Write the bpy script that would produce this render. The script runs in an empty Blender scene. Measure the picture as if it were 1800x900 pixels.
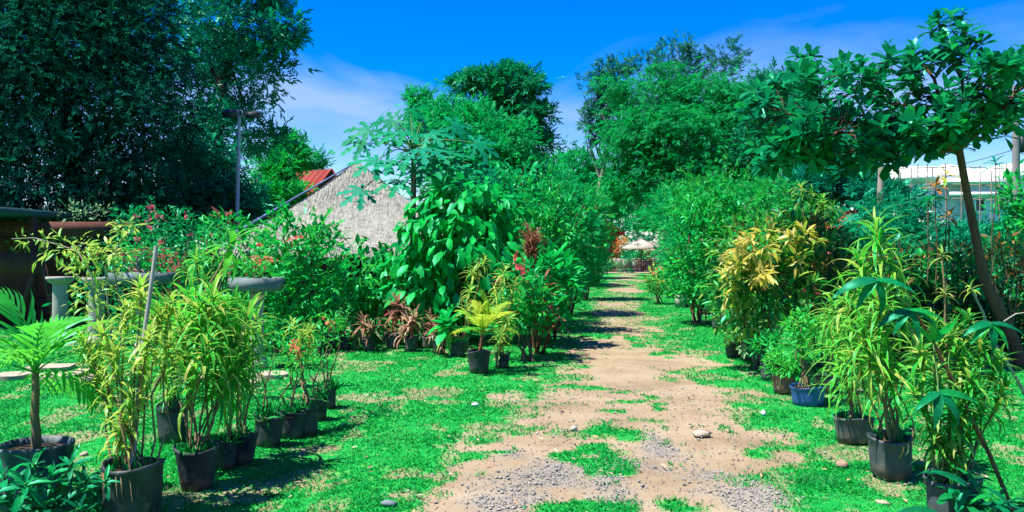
import bpy, math, random
import numpy as np
from mathutils import Matrix, Vector

# ------------------------------------------------------------------ camera, sky, sun, exposure
scene = bpy.context.scene
COL = scene.collection
R_ = math.radians
CAM_H, FPX, HZ, CXP = 1.5, 1500.0, 440.0, 900.0      # eye height, focal length and horizon of the photograph (1800 x 900)

cam_data = bpy.data.cameras.new('camera')
cam_data.sensor_width = 36.0
cam_data.lens = 36.0 * FPX / 1800.0
cam_data.shift_y = (HZ - 450.0) / 1800.0
cam_data.clip_start = 0.1
cam_data.clip_end = 3000.0
camera = bpy.data.objects.new('camera', cam_data)
camera.location = (0, 0, CAM_H)
camera.rotation_euler = (R_(90), 0, 0)
COL.objects.link(camera)
scene.camera = camera

SUN_EL = R_(64)
SUN_AZ = R_(-108)          # measured from +Y, negative = to the left
sun_vec = Vector((math.sin(SUN_AZ) * math.cos(SUN_EL), math.cos(SUN_AZ) * math.cos(SUN_EL), math.sin(SUN_EL)))

world = bpy.data.worlds.new('World')
scene.world = world
world.use_nodes = True
wn, wl = world.node_tree.nodes, world.node_tree.links
wn.clear()
w_out = wn.new('ShaderNodeOutputWorld')
w_bg = wn.new('ShaderNodeBackground')
w_sky = wn.new('ShaderNodeTexSky')
w_sky.sky_type = 'NISHITA'
w_sky.sun_disc = False
w_sky.sun_elevation = SUN_EL
w_sky.sun_rotation = SUN_AZ
w_sky.altitude = 0
w_sky.air_density = 1.0
w_sky.dust_density = 0.3
w_sky.ozone_density = 3.0
w_hs = wn.new('ShaderNodeHueSaturation')
w_hs.inputs['Saturation'].default_value = 1.78
w_hs.inputs['Hue'].default_value = 0.523
w_hs.inputs['Value'].default_value = 1.0
w_clamp = wn.new('ShaderNodeVectorMath'); w_clamp.operation = 'MAXIMUM'
w_clamp.inputs[1].default_value = (0.0, 0.0, 0.0)
# thin cirrus: noise on a flat layer overhead, stretched along one bearing
w_tc = wn.new('ShaderNodeTexCoord')
w_sep = wn.new('ShaderNodeSeparateXYZ')
w_mz = wn.new('ShaderNodeMath'); w_mz.operation = 'MAXIMUM'; w_mz.inputs[1].default_value = 0.04
w_dx = wn.new('ShaderNodeMath'); w_dx.operation = 'DIVIDE'
w_dy = wn.new('ShaderNodeMath'); w_dy.operation = 'DIVIDE'
w_cmb = wn.new('ShaderNodeCombineXYZ')
w_map = wn.new('ShaderNodeMapping')
w_map.inputs['Location'].default_value = (11.3, 3.3, 5.1)
w_map.inputs['Rotation'].default_value = (0, R_(5), R_(12))
w_map.inputs['Scale'].default_value = (2.6, 2.6, 9.0)
w_noise = wn.new('ShaderNodeTexNoise')
w_noise.inputs['Scale'].default_value = 1.0
w_noise.inputs['Detail'].default_value = 7
w_noise.inputs['Roughness'].default_value = 0.5
w_noise.inputs['Distortion'].default_value = 0.6
w_rmp = wn.new('ShaderNodeValToRGB')
w_rmp.color_ramp.elements[0].position = 0.44
w_rmp.color_ramp.elements[1].position = 0.70
w_mul = wn.new('ShaderNodeMath'); w_mul.operation = 'MULTIPLY'; w_mul.inputs[1].default_value = 0.75
w_mix = wn.new('ShaderNodeMixRGB')
w_mix.inputs['Color2'].default_value = (2.2, 3.1, 5.2, 1)
wl.new(w_tc.outputs['Generated'], w_sep.inputs[0])
wl.new(w_sep.outputs['Z'], w_mz.inputs[0])
wl.new(w_sep.outputs['X'], w_dx.inputs[0]); wl.new(w_mz.outputs[0], w_dx.inputs[1])
wl.new(w_sep.outputs['Y'], w_dy.inputs[0]); wl.new(w_mz.outputs[0], w_dy.inputs[1])
wl.new(w_dx.outputs[0], w_cmb.inputs['X']); wl.new(w_dy.outputs[0], w_cmb.inputs['Y'])
wl.new(w_tc.outputs['Generated'], w_map.inputs[0]); wl.new(w_map.outputs[0], w_noise.inputs['Vector'])
wl.new(w_noise.outputs['Fac'], w_rmp.inputs[0]); wl.new(w_rmp.outputs[0], w_mul.inputs[0])
wl.new(w_sky.outputs[0], w_hs.inputs['Color'])
wl.new(w_hs.outputs[0], w_clamp.inputs[0])
wl.new(w_clamp.outputs[0], w_mix.inputs['Color1'])
w_fade = wn.new('ShaderNodeMapRange')           # the thin bank of cloud lies low in the sky
w_fade.interpolation_type = 'SMOOTHSTEP'
w_fade.inputs['From Min'].default_value = 0.17; w_fade.inputs['From Max'].default_value = 0.29
w_fade.inputs['To Min'].default_value = 1.0; w_fade.inputs['To Max'].default_value = 0.06
w_fm = wn.new('ShaderNodeMath'); w_fm.operation = 'MULTIPLY'
wl.new(w_sep.outputs['Z'], w_fade.inputs['Value'])
wl.new(w_fade.outputs[0], w_fm.inputs[0]); wl.new(w_mul.outputs[0], w_fm.inputs[1])
wl.new(w_fm.outputs[0], w_mix.inputs['Fac'])
wl.new(w_mix.outputs[0], w_bg.inputs['Color'])
w_bg.inputs['Strength'].default_value = 0.078
wl.new(w_bg.outputs[0], w_out.inputs['Surface'])

sun_data = bpy.data.lights.new('sun', 'SUN')
sun_data.energy = 4.4
sun_data.angle = R_(0.53)
sun_data.color = (1.0, 0.95, 0.86)
sun = bpy.data.objects.new('sun', sun_data)
sun.rotation_euler = sun_vec.to_track_quat('Z', 'Y').to_euler()
sun.location = (-20, 5, 30)
COL.objects.link(sun)

scene.view_settings.view_transform = 'Standard'
scene.view_settings.look = 'None'
scene.view_settings.gamma = 1.0
scene.view_settings.use_curve_mapping = False
scene.view_settings.exposure = 1.5
scene.render.engine = 'CYCLES'
scene.cycles.use_denoising = True
scene.cycles.max_bounces = 8
scene.cycles.diffuse_bounces = 4
scene.cycles.glossy_bounces = 2
scene.cycles.transmission_bounces = 4
scene.cycles.transparent_max_bounces = 4
scene.cycles.caustics_reflective = False
scene.cycles.caustics_refractive = False

# ------------------------------------------------------------------ helpers
rng = np.random.default_rng(7)
random.seed(7)


def W(px, py, d):
    """a point seen at px, py of the photograph, d metres in front of the camera"""
    return np.array([(px - CXP) / FPX * d, d, CAM_H + (HZ - py) / FPX * d])


def G(px, py):
    """the point of the flat ground seen at px, py"""
    d = CAM_H * FPX / (py - HZ)
    return np.array([(px - CXP) / FPX * d, d, 0.0])


def lin(c):
    c = np.asarray(c, float) / 255.0
    return np.where(c <= 0.04045, c / 12.92, ((c + 0.055) / 1.055) ** 2.4)


def S(r, g, b, k=0.42):
    """reflectance of a surface that shows r, g, b in full sun"""
    v = np.maximum(lin((r, g, b)) * k, (0.0035, 0.0035, 0.0035))
    return (float(v[0]), float(v[1]), float(v[2]), 1.0)


def SL(r, g, b, k=0.84):
    c = S(r, g, b, k)
    return (c[0], c[1], c[2] * 1.08, 1.0)


def norm(v):
    return v / np.maximum(np.linalg.norm(v, axis=-1, keepdims=True), 1e-9)


def frames(d, up):
    """rotation matrices with +Y along d and +Z near up"""
    y = norm(d)
    x = np.cross(y, up)
    bad = np.linalg.norm(x, axis=-1) < 1e-4
    if np.any(bad):
        x[bad] = np.cross(y[bad], np.array([1.0, 0.3, 0.1]))
    x = norm(x)
    z = np.cross(x, y)
    return np.stack([x, y, z], axis=-1)


def _hash(ix, iy, s):
    h = np.sin(ix * 127.1 + iy * 311.7 + s * 74.7) * 43758.5453
    return h - np.floor(h)


def vnoise(x, y, s=0):
    ix, iy = np.floor(x), np.floor(y)
    fx, fy = x - ix, y - iy
    fx, fy = fx * fx * (3 - 2 * fx), fy * fy * (3 - 2 * fy)
    a, b = _hash(ix, iy, s), _hash(ix + 1, iy, s)
    c, d = _hash(ix, iy + 1, s), _hash(ix + 1, iy + 1, s)
    return (a * (1 - fx) + b * fx) * (1 - fy) + (c * (1 - fx) + d * fx) * fy


def fbm(x, y, s=0, o=4):
    t, amp, tot = 0, 0.5, 0
    for k in range(o):
        t = t + amp * vnoise(x * 2 ** k, y * 2 ** k, s + k)
        tot += amp
        amp *= 0.5
    return t / tot


class MB:
    """collects triangles; build() links them as one mesh object"""
    def __init__(self):
        self.v, self.f, self.t, self.a, self.n = [], [], [], [], 0

    def add(self, V, F, tint=0.0, across=None):
        V = np.asarray(V, float).reshape(-1, 3)
        F = np.asarray(F, int)
        if F.shape[1] == 4:
            F = np.concatenate([F[:, [0, 1, 2]], F[:, [0, 2, 3]]])
        self.v.append(V); self.f.append(F + self.n)
        self.t.append(np.full(len(V), tint) if np.isscalar(tint) else np.asarray(tint, float))
        self.a.append(np.zeros(len(V)) if across is None else np.asarray(across, float))
        self.n += len(V)
        return self

    def inst(self, tm, pos, R, sc, tint):
        if isinstance(tm, list):
            pos, R, sc, tint = map(np.asarray, (pos, R, sc, tint))
            ii = rng.integers(0, len(tm), len(pos))
            for q in range(len(tm)):
                self.inst(tm[q], pos[ii == q], R[ii == q], sc[ii == q], tint[ii == q])
            return self
        V, F, A = tm
        N = len(pos)
        if N == 0:
            return self
        sc = np.asarray(sc, float)
        if sc.ndim == 1:
            sc = sc[:, None]
        P = np.einsum('nij,nkj->nki', R, V[None] * sc[:, None, :]) + pos[:, None, :]
        n = len(V)
        FF = (F[None] + (np.arange(N) * n)[:, None, None]).reshape(-1, 3)
        self.v.append(P.reshape(-1, 3)); self.f.append(FF + self.n)
        self.t.append(np.repeat(tint, n)); self.a.append(np.tile(A, N))
        self.n += N * n
        return self

    def tube(self, pts, rad, n=7, cap=True, tint=0.0):
        pts = np.asarray(pts, float)
        m = len(pts)
        rad = np.full(m, rad) if np.isscalar(rad) else np.asarray(rad, float)
        tg = np.gradient(pts, axis=0)
        tg = norm(tg)
        ref = np.tile(np.array([0.31, 0.95, 0.05]), (m, 1))
        flat = np.abs((tg * ref).sum(1)) > 0.93
        ref[flat] = (0.95, -0.1, 0.3)
        x = norm(np.cross(tg, ref)); y = np.cross(tg, x)
        a = np.arange(n) / n * 2 * np.pi
        ring = x[:, None] * np.cos(a)[None, :, None] + y[:, None] * np.sin(a)[None, :, None]
        V = (pts[:, None] + ring * rad[:, None, None]).reshape(-1, 3)
        F = []
        for i in range(m - 1):
            for j in range(n):
                k = (j + 1) % n
                F.append((i * n + j, i * n + k, (i + 1) * n + k, (i + 1) * n + j))
        self.add(V, F, tint)
        if cap:
            for i, flip in ((0, True), (m - 1, False)):
                c = list(range(i * n, i * n + n))
                Vc = np.concatenate([V[c], V[c].mean(0)[None]])
                Fc = [(k, (k + 1) % n, n) if flip is False else ((k + 1) % n, k, n) for k in range(n)]
                self.add(Vc, Fc, tint)
        return self

    def lathe(self, c, prof, n=20, wob=0.0, seed=0, tint=0.0):
        """prof: list of (radius, z)"""
        a = np.arange(n) / n * 2 * np.pi
        V = []
        for k, (r, z) in enumerate(prof):
            w = 1 + wob * (np.sin(a * 3 + seed + k * .35) * .5 + np.sin(a * 7 + seed * 2.1 + k * .8) * .5)
            V.append(np.stack([c[0] + r * w * np.cos(a), c[1] + r * w * np.sin(a), np.full(n, c[2] + z) + wob * .25 * np.sin(a * 2 + seed) * (z > 0)], 1))
        V = np.concatenate(V)
        F = []
        for i in range(len(prof) - 1):
            for j in range(n):
                k = (j + 1) % n
                F.append((i * n + j, i * n + k, (i + 1) * n + k, (i + 1) * n + j))
        return self.add(V, F, tint)

    def box(self, lo, hi, R=None, c=None, tint=0.0):
        lo, hi = np.asarray(lo, float), np.asarray(hi, float)
        V = np.array([[(lo, hi)[i][0], (lo, hi)[j][1], (lo, hi)[k][2]] for k in (0, 1) for j in (0, 1) for i in (0, 1)])
        if R is not None:
            V = (V @ np.asarray(R).T) + (0 if c is None else np.asarray(c))
        F = [(0, 2, 3, 1), (4, 5, 7, 6), (0, 1, 5, 4), (2, 6, 7, 3), (0, 4, 6, 2), (1, 3, 7, 5)]
        return self.add(V, F, tint)

    def bar(self, a, b, w, h):
        """square bar from a to b"""
        a, b = np.asarray(a, float), np.asarray(b, float)
        L = np.linalg.norm(b - a)
        R = frames((b - a)[None], np.array([[0, 0.05, 1.0]]))[0]
        return self.box((-w / 2, 0, -h / 2), (w / 2, L, h / 2), R, a)

    def mesh(self, name, mat, off=(0, 0, 0), smooth=True):
        V = np.concatenate(self.v) - np.asarray(off, float)
        F = np.concatenate(self.f)
        me = bpy.data.meshes.new(name)
        me.vertices.add(len(V)); me.vertices.foreach_set('co', V.astype(np.float32).ravel())
        me.loops.add(len(F) * 3); me.loops.foreach_set('vertex_index', F.astype(np.int32).ravel())
        me.polygons.add(len(F)); me.polygons.foreach_set('loop_start', np.arange(0, len(F) * 3, 3, dtype=np.int32))
        try:
            me.polygons.foreach_set('loop_total', np.full(len(F), 3, dtype=np.int32))
        except Exception:
            pass
        if smooth:
            me.polygons.foreach_set('use_smooth', np.ones(len(F), dtype=bool))
        me.update(calc_edges=True)
        for nm, arr in (('tint', self.t), ('across', self.a)):
            at = me.attributes.new(nm, 'FLOAT', 'POINT')
            at.data.foreach_set('value', np.concatenate(arr).astype(np.float32))
        me.materials.append(mat)
        return me

    def build(self, name, mat, parent=None, kind=None, smooth=True, label=None):
        off = ROOT.get(parent.name, (0, 0, 0)) if parent else (0, 0, 0)
        if parent is None:                     # a thing of one mesh: origin at its base
            V = np.concatenate(self.v)
            off = np.array([(V[:, 0].min() + V[:, 0].max()) / 2, (V[:, 1].min() + V[:, 1].max()) / 2, V[:, 2].min()])
        o = bpy.data.objects.new(name, self.mesh(name, mat, off, smooth))
        COL.objects.link(o)
        if parent:
            o.parent = parent
        else:
            o.location = off
        ROOT[o.name] = off
        if kind:
            o['kind'] = kind
        if label:
            o['label'] = label
        return o


ROOT = {}


def thing(name, label, cat, loc, group=None):
    o = bpy.data.objects.new(name, None)
    COL.objects.link(o)
    o.location = tuple(loc)
    o.empty_display_size = 0.2
    o['label'] = label; o['category'] = cat
    if group:
        o['group'] = group
    ROOT[o.name] = np.asarray(loc, float)
    return o


def tag(o, label, cat, group=None):
    o['label'] = label; o['category'] = cat
    if group:
        o['group'] = group
    return o


# ------------------------------------------------------------------ materials
def new_mat(name):
    m = bpy.data.materials.new(name)
    m.use_nodes = True
    nt = m.node_tree
    nt.nodes.clear()
    out = nt.nodes.new('ShaderNodeOutputMaterial')
    return m, nt, out


def leaf_mat(name, stops, rough=0.45, transl=0.45, edge=None, edge_at=0.55, spec=0.4, midrib=None):
    m, nt, out = new_mat(name)
    N, L = nt.nodes, nt.links
    at = N.new('ShaderNodeAttribute'); at.attribute_name = 'tint'
    oi = N.new('ShaderNodeObjectInfo')
    ad = N.new('ShaderNodeMath'); ad.operation = 'ADD'
    fr = N.new('ShaderNodeMath'); fr.operation = 'FRACT'
    L.new(at.outputs['Fac'], ad.inputs[0]); L.new(oi.outputs['Random'], ad.inputs[1]); L.new(ad.outputs[0], fr.inputs[0])
    rp = N.new('ShaderNodeValToRGB')
    cr = rp.color_ramp
    n = len(stops)
    while len(cr.elements) < n:
        cr.elements.new(0.5)
    for i, s in enumerate(stops):
        cr.elements[i].position = 0.02 + i / max(1, n - 1) * 0.96
        cr.elements[i].color = s
    L.new(fr.outputs[0], rp.inputs[0])
    col = rp.outputs[0]
    if edge is not None:
        ac = N.new('ShaderNodeAttribute'); ac.attribute_name = 'across'
        ab = N.new('ShaderNodeMath'); ab.operation = 'ABSOLUTE'
        L.new(ac.outputs['Fac'], ab.inputs[0])
        mr = N.new('ShaderNodeMapRange')
        mr.inputs['From Min'].default_value = edge_at
        mr.inputs['From Max'].default_value = edge_at + 0.15
        L.new(ab.outputs[0], mr.inputs['Value'])
        mx = N.new('ShaderNodeMixRGB'); mx.inputs['Color2'].default_value = edge
        L.new(mr.outputs[0], mx.inputs['Fac']); L.new(col, mx.inputs['Color1'])
        col = mx.outputs[0]
    # blotches on the blade
    tc = N.new('ShaderNodeTexCoord')
    nz = N.new('ShaderNodeTexNoise'); nz.inputs['Scale'].default_value = 9.0; nz.inputs['Detail'].default_value = 3
    L.new(tc.outputs['Object'], nz.inputs['Vector'])
    mr2 = N.new('ShaderNodeMapRange')
    mr2.inputs['From Min'].default_value = 0.3; mr2.inputs['From Max'].default_value = 0.7
    mr2.inputs['To Min'].default_value = 0.72; mr2.inputs['To Max'].default_value = 1.25
    L.new(nz.outputs['Fac'], mr2.inputs['Value'])
    mu = N.new('ShaderNodeVectorMath'); mu.operation = 'SCALE'
    L.new(col, mu.inputs[0]); L.new(mr2.outputs[0], mu.inputs['Scale'])
    col = mu.outputs[0]
    b = N.new('ShaderNodeBsdfPrincipled')
    b.inputs['Roughness'].default_value = rough
    b.inputs['Specular IOR Level'].default_value = spec
    b.inputs['Specular Tint'].default_value = (0.15, 1.0, 0.75, 1)
    L.new(col, b.inputs['Base Color'])
    tr = N.new('ShaderNodeBsdfTranslucent')
    L.new(col, tr.inputs['Color'])
    mix = N.new('ShaderNodeMixShader'); mix.inputs[0].default_value = transl
    L.new(b.outputs[0], mix.inputs[1]); L.new(tr.outputs[0], mix.inputs[2])
    L.new(mix.outputs[0], out.inputs['Surface'])
    return m


def solid_mat(name, c1, c2, scale=6.0, rough=0.8, bump=0.2, stretch=(1, 1, 1), spec=0.3, detail=5, lo=0.35, hi=0.65, metallic=0.0):
    m, nt, out = new_mat(name)
    N, L = nt.nodes, nt.links
    tc = N.new('ShaderNodeTexCoord')
    mp = N.new('ShaderNodeMapping'); mp.inputs['Scale'].default_value = stretch
    oi = N.new('ShaderNodeObjectInfo')
    nz = N.new('ShaderNodeTexNoise'); nz.noise_dimensions = '4D'
    nz.inputs['Scale'].default_value = scale; nz.inputs['Detail'].default_value = detail; nz.inputs['Roughness'].default_value = 0.62
    L.new(tc.outputs['Object'], mp.inputs[0]); L.new(mp.outputs[0], nz.inputs['Vector'])
    mw = N.new('ShaderNodeMath'); mw.operation = 'MULTIPLY'; mw.inputs[1].default_value = 37.0
    L.new(oi.outputs['Random'], mw.inputs[0]); L.new(mw.outputs[0], nz.inputs['W'])
    rp = N.new('ShaderNodeValToRGB')
    rp.color_ramp.elements[0].position = lo; rp.color_ramp.elements[0].color = c1
    rp.color_ramp.elements[1].position = hi; rp.color_ramp.elements[1].color = c2
    L.new(nz.outputs['Fac'], rp.inputs[0])
    b = N.new('ShaderNodeBsdfPrincipled')
    b.inputs['Roughness'].default_value = rough
    b.inputs['Specular IOR Level'].default_value = spec
    b.inputs['Metallic'].default_value = metallic
    L.new(rp.outputs[0], b.inputs['Base Color'])
    bp = N.new('ShaderNodeBump'); bp.inputs['Strength'].default_value = bump; bp.inputs['Distance'].default_value = 0.02
    L.new(nz.outputs['Fac'], bp.inputs['Height']); L.new(bp.outputs[0], b.inputs['Normal'])
    L.new(b.outputs[0], out.inputs['Surface'])
    return m


M = {}


def bag_mat(name, c1, c2, dust, rough=0.55):
    m = solid_mat(name, c1, c2, 7, rough, 0.6, (1, 1, 0.5), spec=0.35)
    nt = m.node_tree
    N, L = nt.nodes, nt.links
    b = next(n for n in N if n.type == 'BSDF_PRINCIPLED')
    src = b.inputs['Base Color'].links[0].from_socket
    tc = N.new('ShaderNodeTexCoord')
    sp = N.new('ShaderNodeSeparateXYZ'); L.new(tc.outputs['Object'], sp.inputs[0])
    nz = N.new('ShaderNodeTexNoise'); nz.inputs['Scale'].default_value = 14; nz.inputs['Detail'].default_value = 6
    L.new(tc.outputs['Object'], nz.inputs['Vector'])
    ad = N.new('ShaderNodeMath'); ad.operation = 'MULTIPLY_ADD'; ad.inputs[1].default_value = -0.45; ad.inputs[2].default_value = 0.30
    L.new(nz.outputs['Fac'], ad.inputs[0])
    su = N.new('ShaderNodeMath'); su.operation = 'ADD'
    L.new(sp.outputs['Z'], su.inputs[0]); L.new(ad.outputs[0], su.inputs[1])
    mr = N.new('ShaderNodeMapRange')
    mr.inputs['From Min'].default_value = 0.08; mr.inputs['From Max'].default_value = 0.17
    mr.inputs['To Min'].default_value = 0.75; mr.inputs['To Max'].default_value = 0.0
    L.new(su.outputs[0], mr.inputs['Value'])
    mx = N.new('ShaderNodeMixRGB'); mx.inputs['Color2'].default_value = dust
    L.new(mr.outputs[0], mx.inputs['Fac']); L.new(src, mx.inputs['Color1']); L.new(mx.outputs[0], b.inputs['Base Color'])
    return m


# greens of the saturated photograph
M['lawn'] = leaf_mat('grass_blades', [SL(0, 152, 64, .58), SL(5, 176, 70, .58), SL(40, 186, 70, .58), SL(0, 168, 84, .58), SL(90, 182, 86, .58)], 0.7, 0.35, spec=0.1)
M['dark_tree'] = leaf_mat('leaf_dark_shaded', [SL(0, 78, 62), SL(0, 98, 70), SL(0, 88, 74), SL(5, 112, 70)], 0.9, 0.36, spec=0.05)  # low leaf colours carry the shade of the backlit crown
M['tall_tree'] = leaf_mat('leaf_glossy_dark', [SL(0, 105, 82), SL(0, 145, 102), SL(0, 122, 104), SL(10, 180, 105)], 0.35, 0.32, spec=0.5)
M['mid_tree'] = leaf_mat('leaf_midgreen', [SL(0, 150, 82), SL(0, 175, 90), SL(5, 185, 75), SL(0, 160, 90)], 0.5, 0.42)
M['mid_dark'] = leaf_mat('leaf_middark', [SL(0, 118, 74), SL(0, 145, 84), SL(0, 132, 88), SL(5, 160, 78)], 0.45, 0.37)
M['bamboo'] = leaf_mat('leaf_fine', [SL(0, 145, 80), SL(0, 170, 82), SL(15, 180, 72), SL(0, 155, 88)], 0.5, 0.42)
M['bright_tree'] = leaf_mat('leaf_bright', [SL(0, 160, 60), SL(30, 185, 55), SL(0, 150, 75), SL(15, 175, 60)], 0.5, 0.47)
M['olive_tree'] = leaf_mat('leaf_olive', [SL(20, 100, 90), SL(60, 130, 80), SL(10, 110, 90), SL(30, 120, 100)], 0.5, 0.42)
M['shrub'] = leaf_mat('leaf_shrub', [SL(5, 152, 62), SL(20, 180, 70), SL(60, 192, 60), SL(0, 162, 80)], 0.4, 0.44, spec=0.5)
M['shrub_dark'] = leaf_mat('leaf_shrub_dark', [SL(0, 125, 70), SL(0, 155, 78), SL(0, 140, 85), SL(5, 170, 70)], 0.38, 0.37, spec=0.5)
M['shrub_light'] = leaf_mat('leaf_shrub_light', [SL(30, 185, 55), SL(80, 200, 60), SL(10, 170, 70), SL(110, 205, 60)], 0.4, 0.47)
M['big_leaf'] = leaf_mat('leaf_big_drooping', [SL(0, 165, 65), SL(0, 185, 75), SL(20, 195, 65), SL(0, 150, 80)], 0.42, 0.47, spec=0.4)
M['terminalia'] = leaf_mat('leaf_leathery', [SL(0, 118, 72), SL(0, 145, 84), SL(0, 130, 88), SL(25, 170, 72)], 0.34, 0.4, spec=0.6)
M['papaya'] = leaf_mat('leaf_papaya', [SL(0, 125, 78), SL(10, 150, 90), SL(0, 140, 105)], 0.55, 0.35, spec=0.25)
M['teal_fern'] = leaf_mat('leaf_teal', [SL(0, 135, 88), SL(0, 162, 100), SL(0, 150, 108), SL(5, 145, 80)], 0.45, 0.42)
M['dracaena'] = leaf_mat('leaf_dracaena', [SL(20, 175, 55), SL(60, 200, 50), SL(0, 160, 60), SL(110, 215, 60), SL(195, 185, 95)], 0.42, 0.50, edge=SL(190, 225, 90), edge_at=0.72, spec=0.5)
M['song'] = leaf_mat('leaf_variegated', [SL(90, 190, 55, .85), SL(160, 212, 65, .85), SL(50, 175, 55, .85), SL(205, 218, 95, .85)], 0.38, 0.48, edge=SL(225, 220, 110, .85), edge_at=0.6, spec=0.5)
M['reflexa'] = leaf_mat('leaf_reflexa', [SL(20, 165, 50), SL(50, 185, 55), SL(0, 140, 55), SL(150, 215, 80), SL(195, 185, 95)], 0.42, 0.48, edge=SL(150, 215, 80), edge_at=0.75, spec=0.5)
M['rhapis'] = leaf_mat('leaf_rhapis', [SL(0, 130, 78, .66), SL(0, 155, 85, .66), SL(0, 115, 74, .66), SL(30, 175, 70, .66)], 0.4, 0.37, spec=0.35)
M['palm'] = leaf_mat('leaf_palm', [SL(60, 190, 60), SL(110, 210, 62), SL(30, 175, 62)], 0.38, 0.50, spec=0.5)
M['yellow_palm'] = leaf_mat('leaf_yellow_palm', [SL(150, 205, 50), SL(205, 215, 70), SL(90, 190, 50)], 0.4, 0.50)
M['cordyline'] = leaf_mat('leaf_cordyline', [SL(160, 95, 85), SL(190, 135, 110), SL(205, 175, 130), SL(140, 75, 85), SL(110, 160, 85)], 0.42, 0.42, edge=SL(200, 150, 120), edge_at=0.8)
M['cordyline_red'] = leaf_mat('leaf_cordyline_red', [SL(160, 60, 80), SL(180, 85, 90), SL(145, 60, 65)], 0.42, 0.42)
M['croton_yellow'] = leaf_mat('leaf_croton_yellow', [SL(228, 214, 84, .7), SL(240, 230, 140, .7), SL(222, 200, 66, .7), SL(150, 205, 70, .7)], 0.35, 0.47, spec=0.5)
M['croton_green'] = leaf_mat('leaf_croton_green', [SL(20, 145, 58), SL(80, 180, 55), SL(0, 125, 65), SL(170, 200, 66)], 0.33, 0.42, edge=None, spec=0.55)
M['croton_brown'] = leaf_mat('leaf_croton_brown', [SL(165, 110, 50), SL(190, 140, 60), SL(140, 85, 50)], 0.4, 0.42)
M['croton_dark'] = leaf_mat('leaf_croton_dark', [SL(0, 110, 64), SL(30, 140, 58), SL(0, 95, 68), SL(140, 100, 55), SL(0, 125, 70)], 0.33, 0.37, spec=0.5)
M['plume'] = leaf_mat('brown_plume', [SL(150, 90, 70), SL(175, 115, 85), SL(130, 80, 65)], 0.7, 0.42)
M['white_leaf'] = leaf_mat('leaf_white_variegated', [SL(70, 170, 80), SL(150, 200, 130), SL(30, 150, 70)], 0.4, 0.42, edge=SL(200, 220, 170), edge_at=0.6)
M['flower_red'] = leaf_mat('petal_red', [S(225, 60, 90, 1.0), S(235, 85, 105, 1.0), S(215, 45, 80, 1.0)], 0.6, 0.47)
M['flower_pink'] = leaf_mat('petal_pink', [S(200, 60, 100, 1.0), S(215, 90, 120, 1.0), S(180, 50, 90, 1.0)], 0.6, 0.47)
M['flower_coral'] = leaf_mat('petal_coral', [S(245, 100, 95, 1.0), S(250, 125, 105, 1.0), S(235, 80, 85, 1.0)], 0.6, 0.47)
M['flower_white'] = leaf_mat('petal_white', [SL(240, 240, 235), SL(250, 250, 245)], 0.6, 0.42)
M['orange_leaf'] = leaf_mat('leaf_orange', [SL(215, 150, 60), SL(225, 120, 70), SL(190, 170, 70)], 0.45, 0.47)
M['straw'] = leaf_mat('thatch_straw', [S(170, 170, 158, .46), S(214, 212, 198, .46), S(186, 186, 172, .46), S(204, 202, 188, .46)], 0.85, 0.1, spec=0.1)
M['dry_leaf'] = leaf_mat('dry_leaf_litter', [SL(190, 150, 110), SL(160, 115, 80), SL(215, 195, 165), SL(130, 95, 75)], 0.8, 0.1)

M['bark'] = solid_mat('bark', S(115, 90, 75), S(160, 130, 105), 14, 0.9, 0.5, (1, 1, 0.35))
M['bark_dark'] = solid_mat('bark_dark', S(70, 55, 55), S(105, 85, 75), 14, 0.9, 0.5, (1, 1, 0.35))
M['bark_pale'] = solid_mat('bark_pale', S(185, 175, 160), S(215, 205, 190), 10, 0.85, 0.3, (1, 1, 0.3))
M['bark_warm'] = solid_mat('bark_warm', S(150, 92, 66), S(178, 122, 90), 16, 0.9, 0.5, (1, 1, 0.3))
M['cane'] = solid_mat('cane', S(150, 120, 85), S(185, 160, 115), 30, 0.7, 0.2, (1, 1, 4))
M['green_cane'] = solid_mat('green_cane', S(70, 150, 60), S(130, 165, 80), 30, 0.6, 0.2, (1, 1, 4))
M['stake'] = solid_mat('pale_stake', S(205, 200, 190), S(235, 230, 222), 18, 0.8, 0.2, (1, 1, 0.2))
M['bag'] = bag_mat('nursery_bag', S(38, 52, 58), S(78, 92, 96), S(135, 120, 105))
M['bag_grey'] = bag_mat('nursery_bag_faded', S(62, 80, 90), S(120, 132, 132), S(150, 138, 120))
M['pot_worn'] = solid_mat('worn_tin_drum', S(45, 85, 100), S(170, 180, 178), 6, 0.6, 0.35, (2.6, 2.6, 0.35), lo=0.45, hi=0.75)
M['pot_blue'] = solid_mat('blue_plastic', S(60, 100, 190), S(85, 125, 210), 5, 0.4, 0.05, spec=0.5)
M['pot_brown'] = solid_mat('clay_pot', S(150, 120, 100), S(175, 150, 125), 8, 0.8, 0.3)
M['soil'] = solid_mat('potting_soil', S(75, 60, 50), S(120, 95, 75), 40, 0.95, 0.8)
M['concrete'] = solid_mat('pale_concrete', S(190, 190, 180), S(225, 222, 210), 5, 0.85, 0.2)
M['trough'] = solid_mat('trough_concrete', S(125, 145, 150), S(160, 178, 178), 5, 0.85, 0.25)
M['white_paint'] = solid_mat('white_paint', S(238, 238, 242, .85), S(250, 250, 250, .85), 2, 0.7, 0.05)
M['slab'] = solid_mat('stepping_slab', S(205, 190, 165), S(230, 215, 190), 9, 0.9, 0.3)
M['stone'] = solid_mat('grey_stone', S(120, 125, 130), S(190, 185, 175), 20, 0.85, 0.4)
M['stone_warm'] = solid_mat('warm_stone', S(175, 145, 120), S(205, 175, 150), 12, 0.9, 0.4)
M['thatch_base'] = solid_mat('thatch_bed', S(185, 184, 174, .5), S(214, 212, 202, .5), 22, 0.95, 0.9, (1, 1, 0.25))
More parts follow.
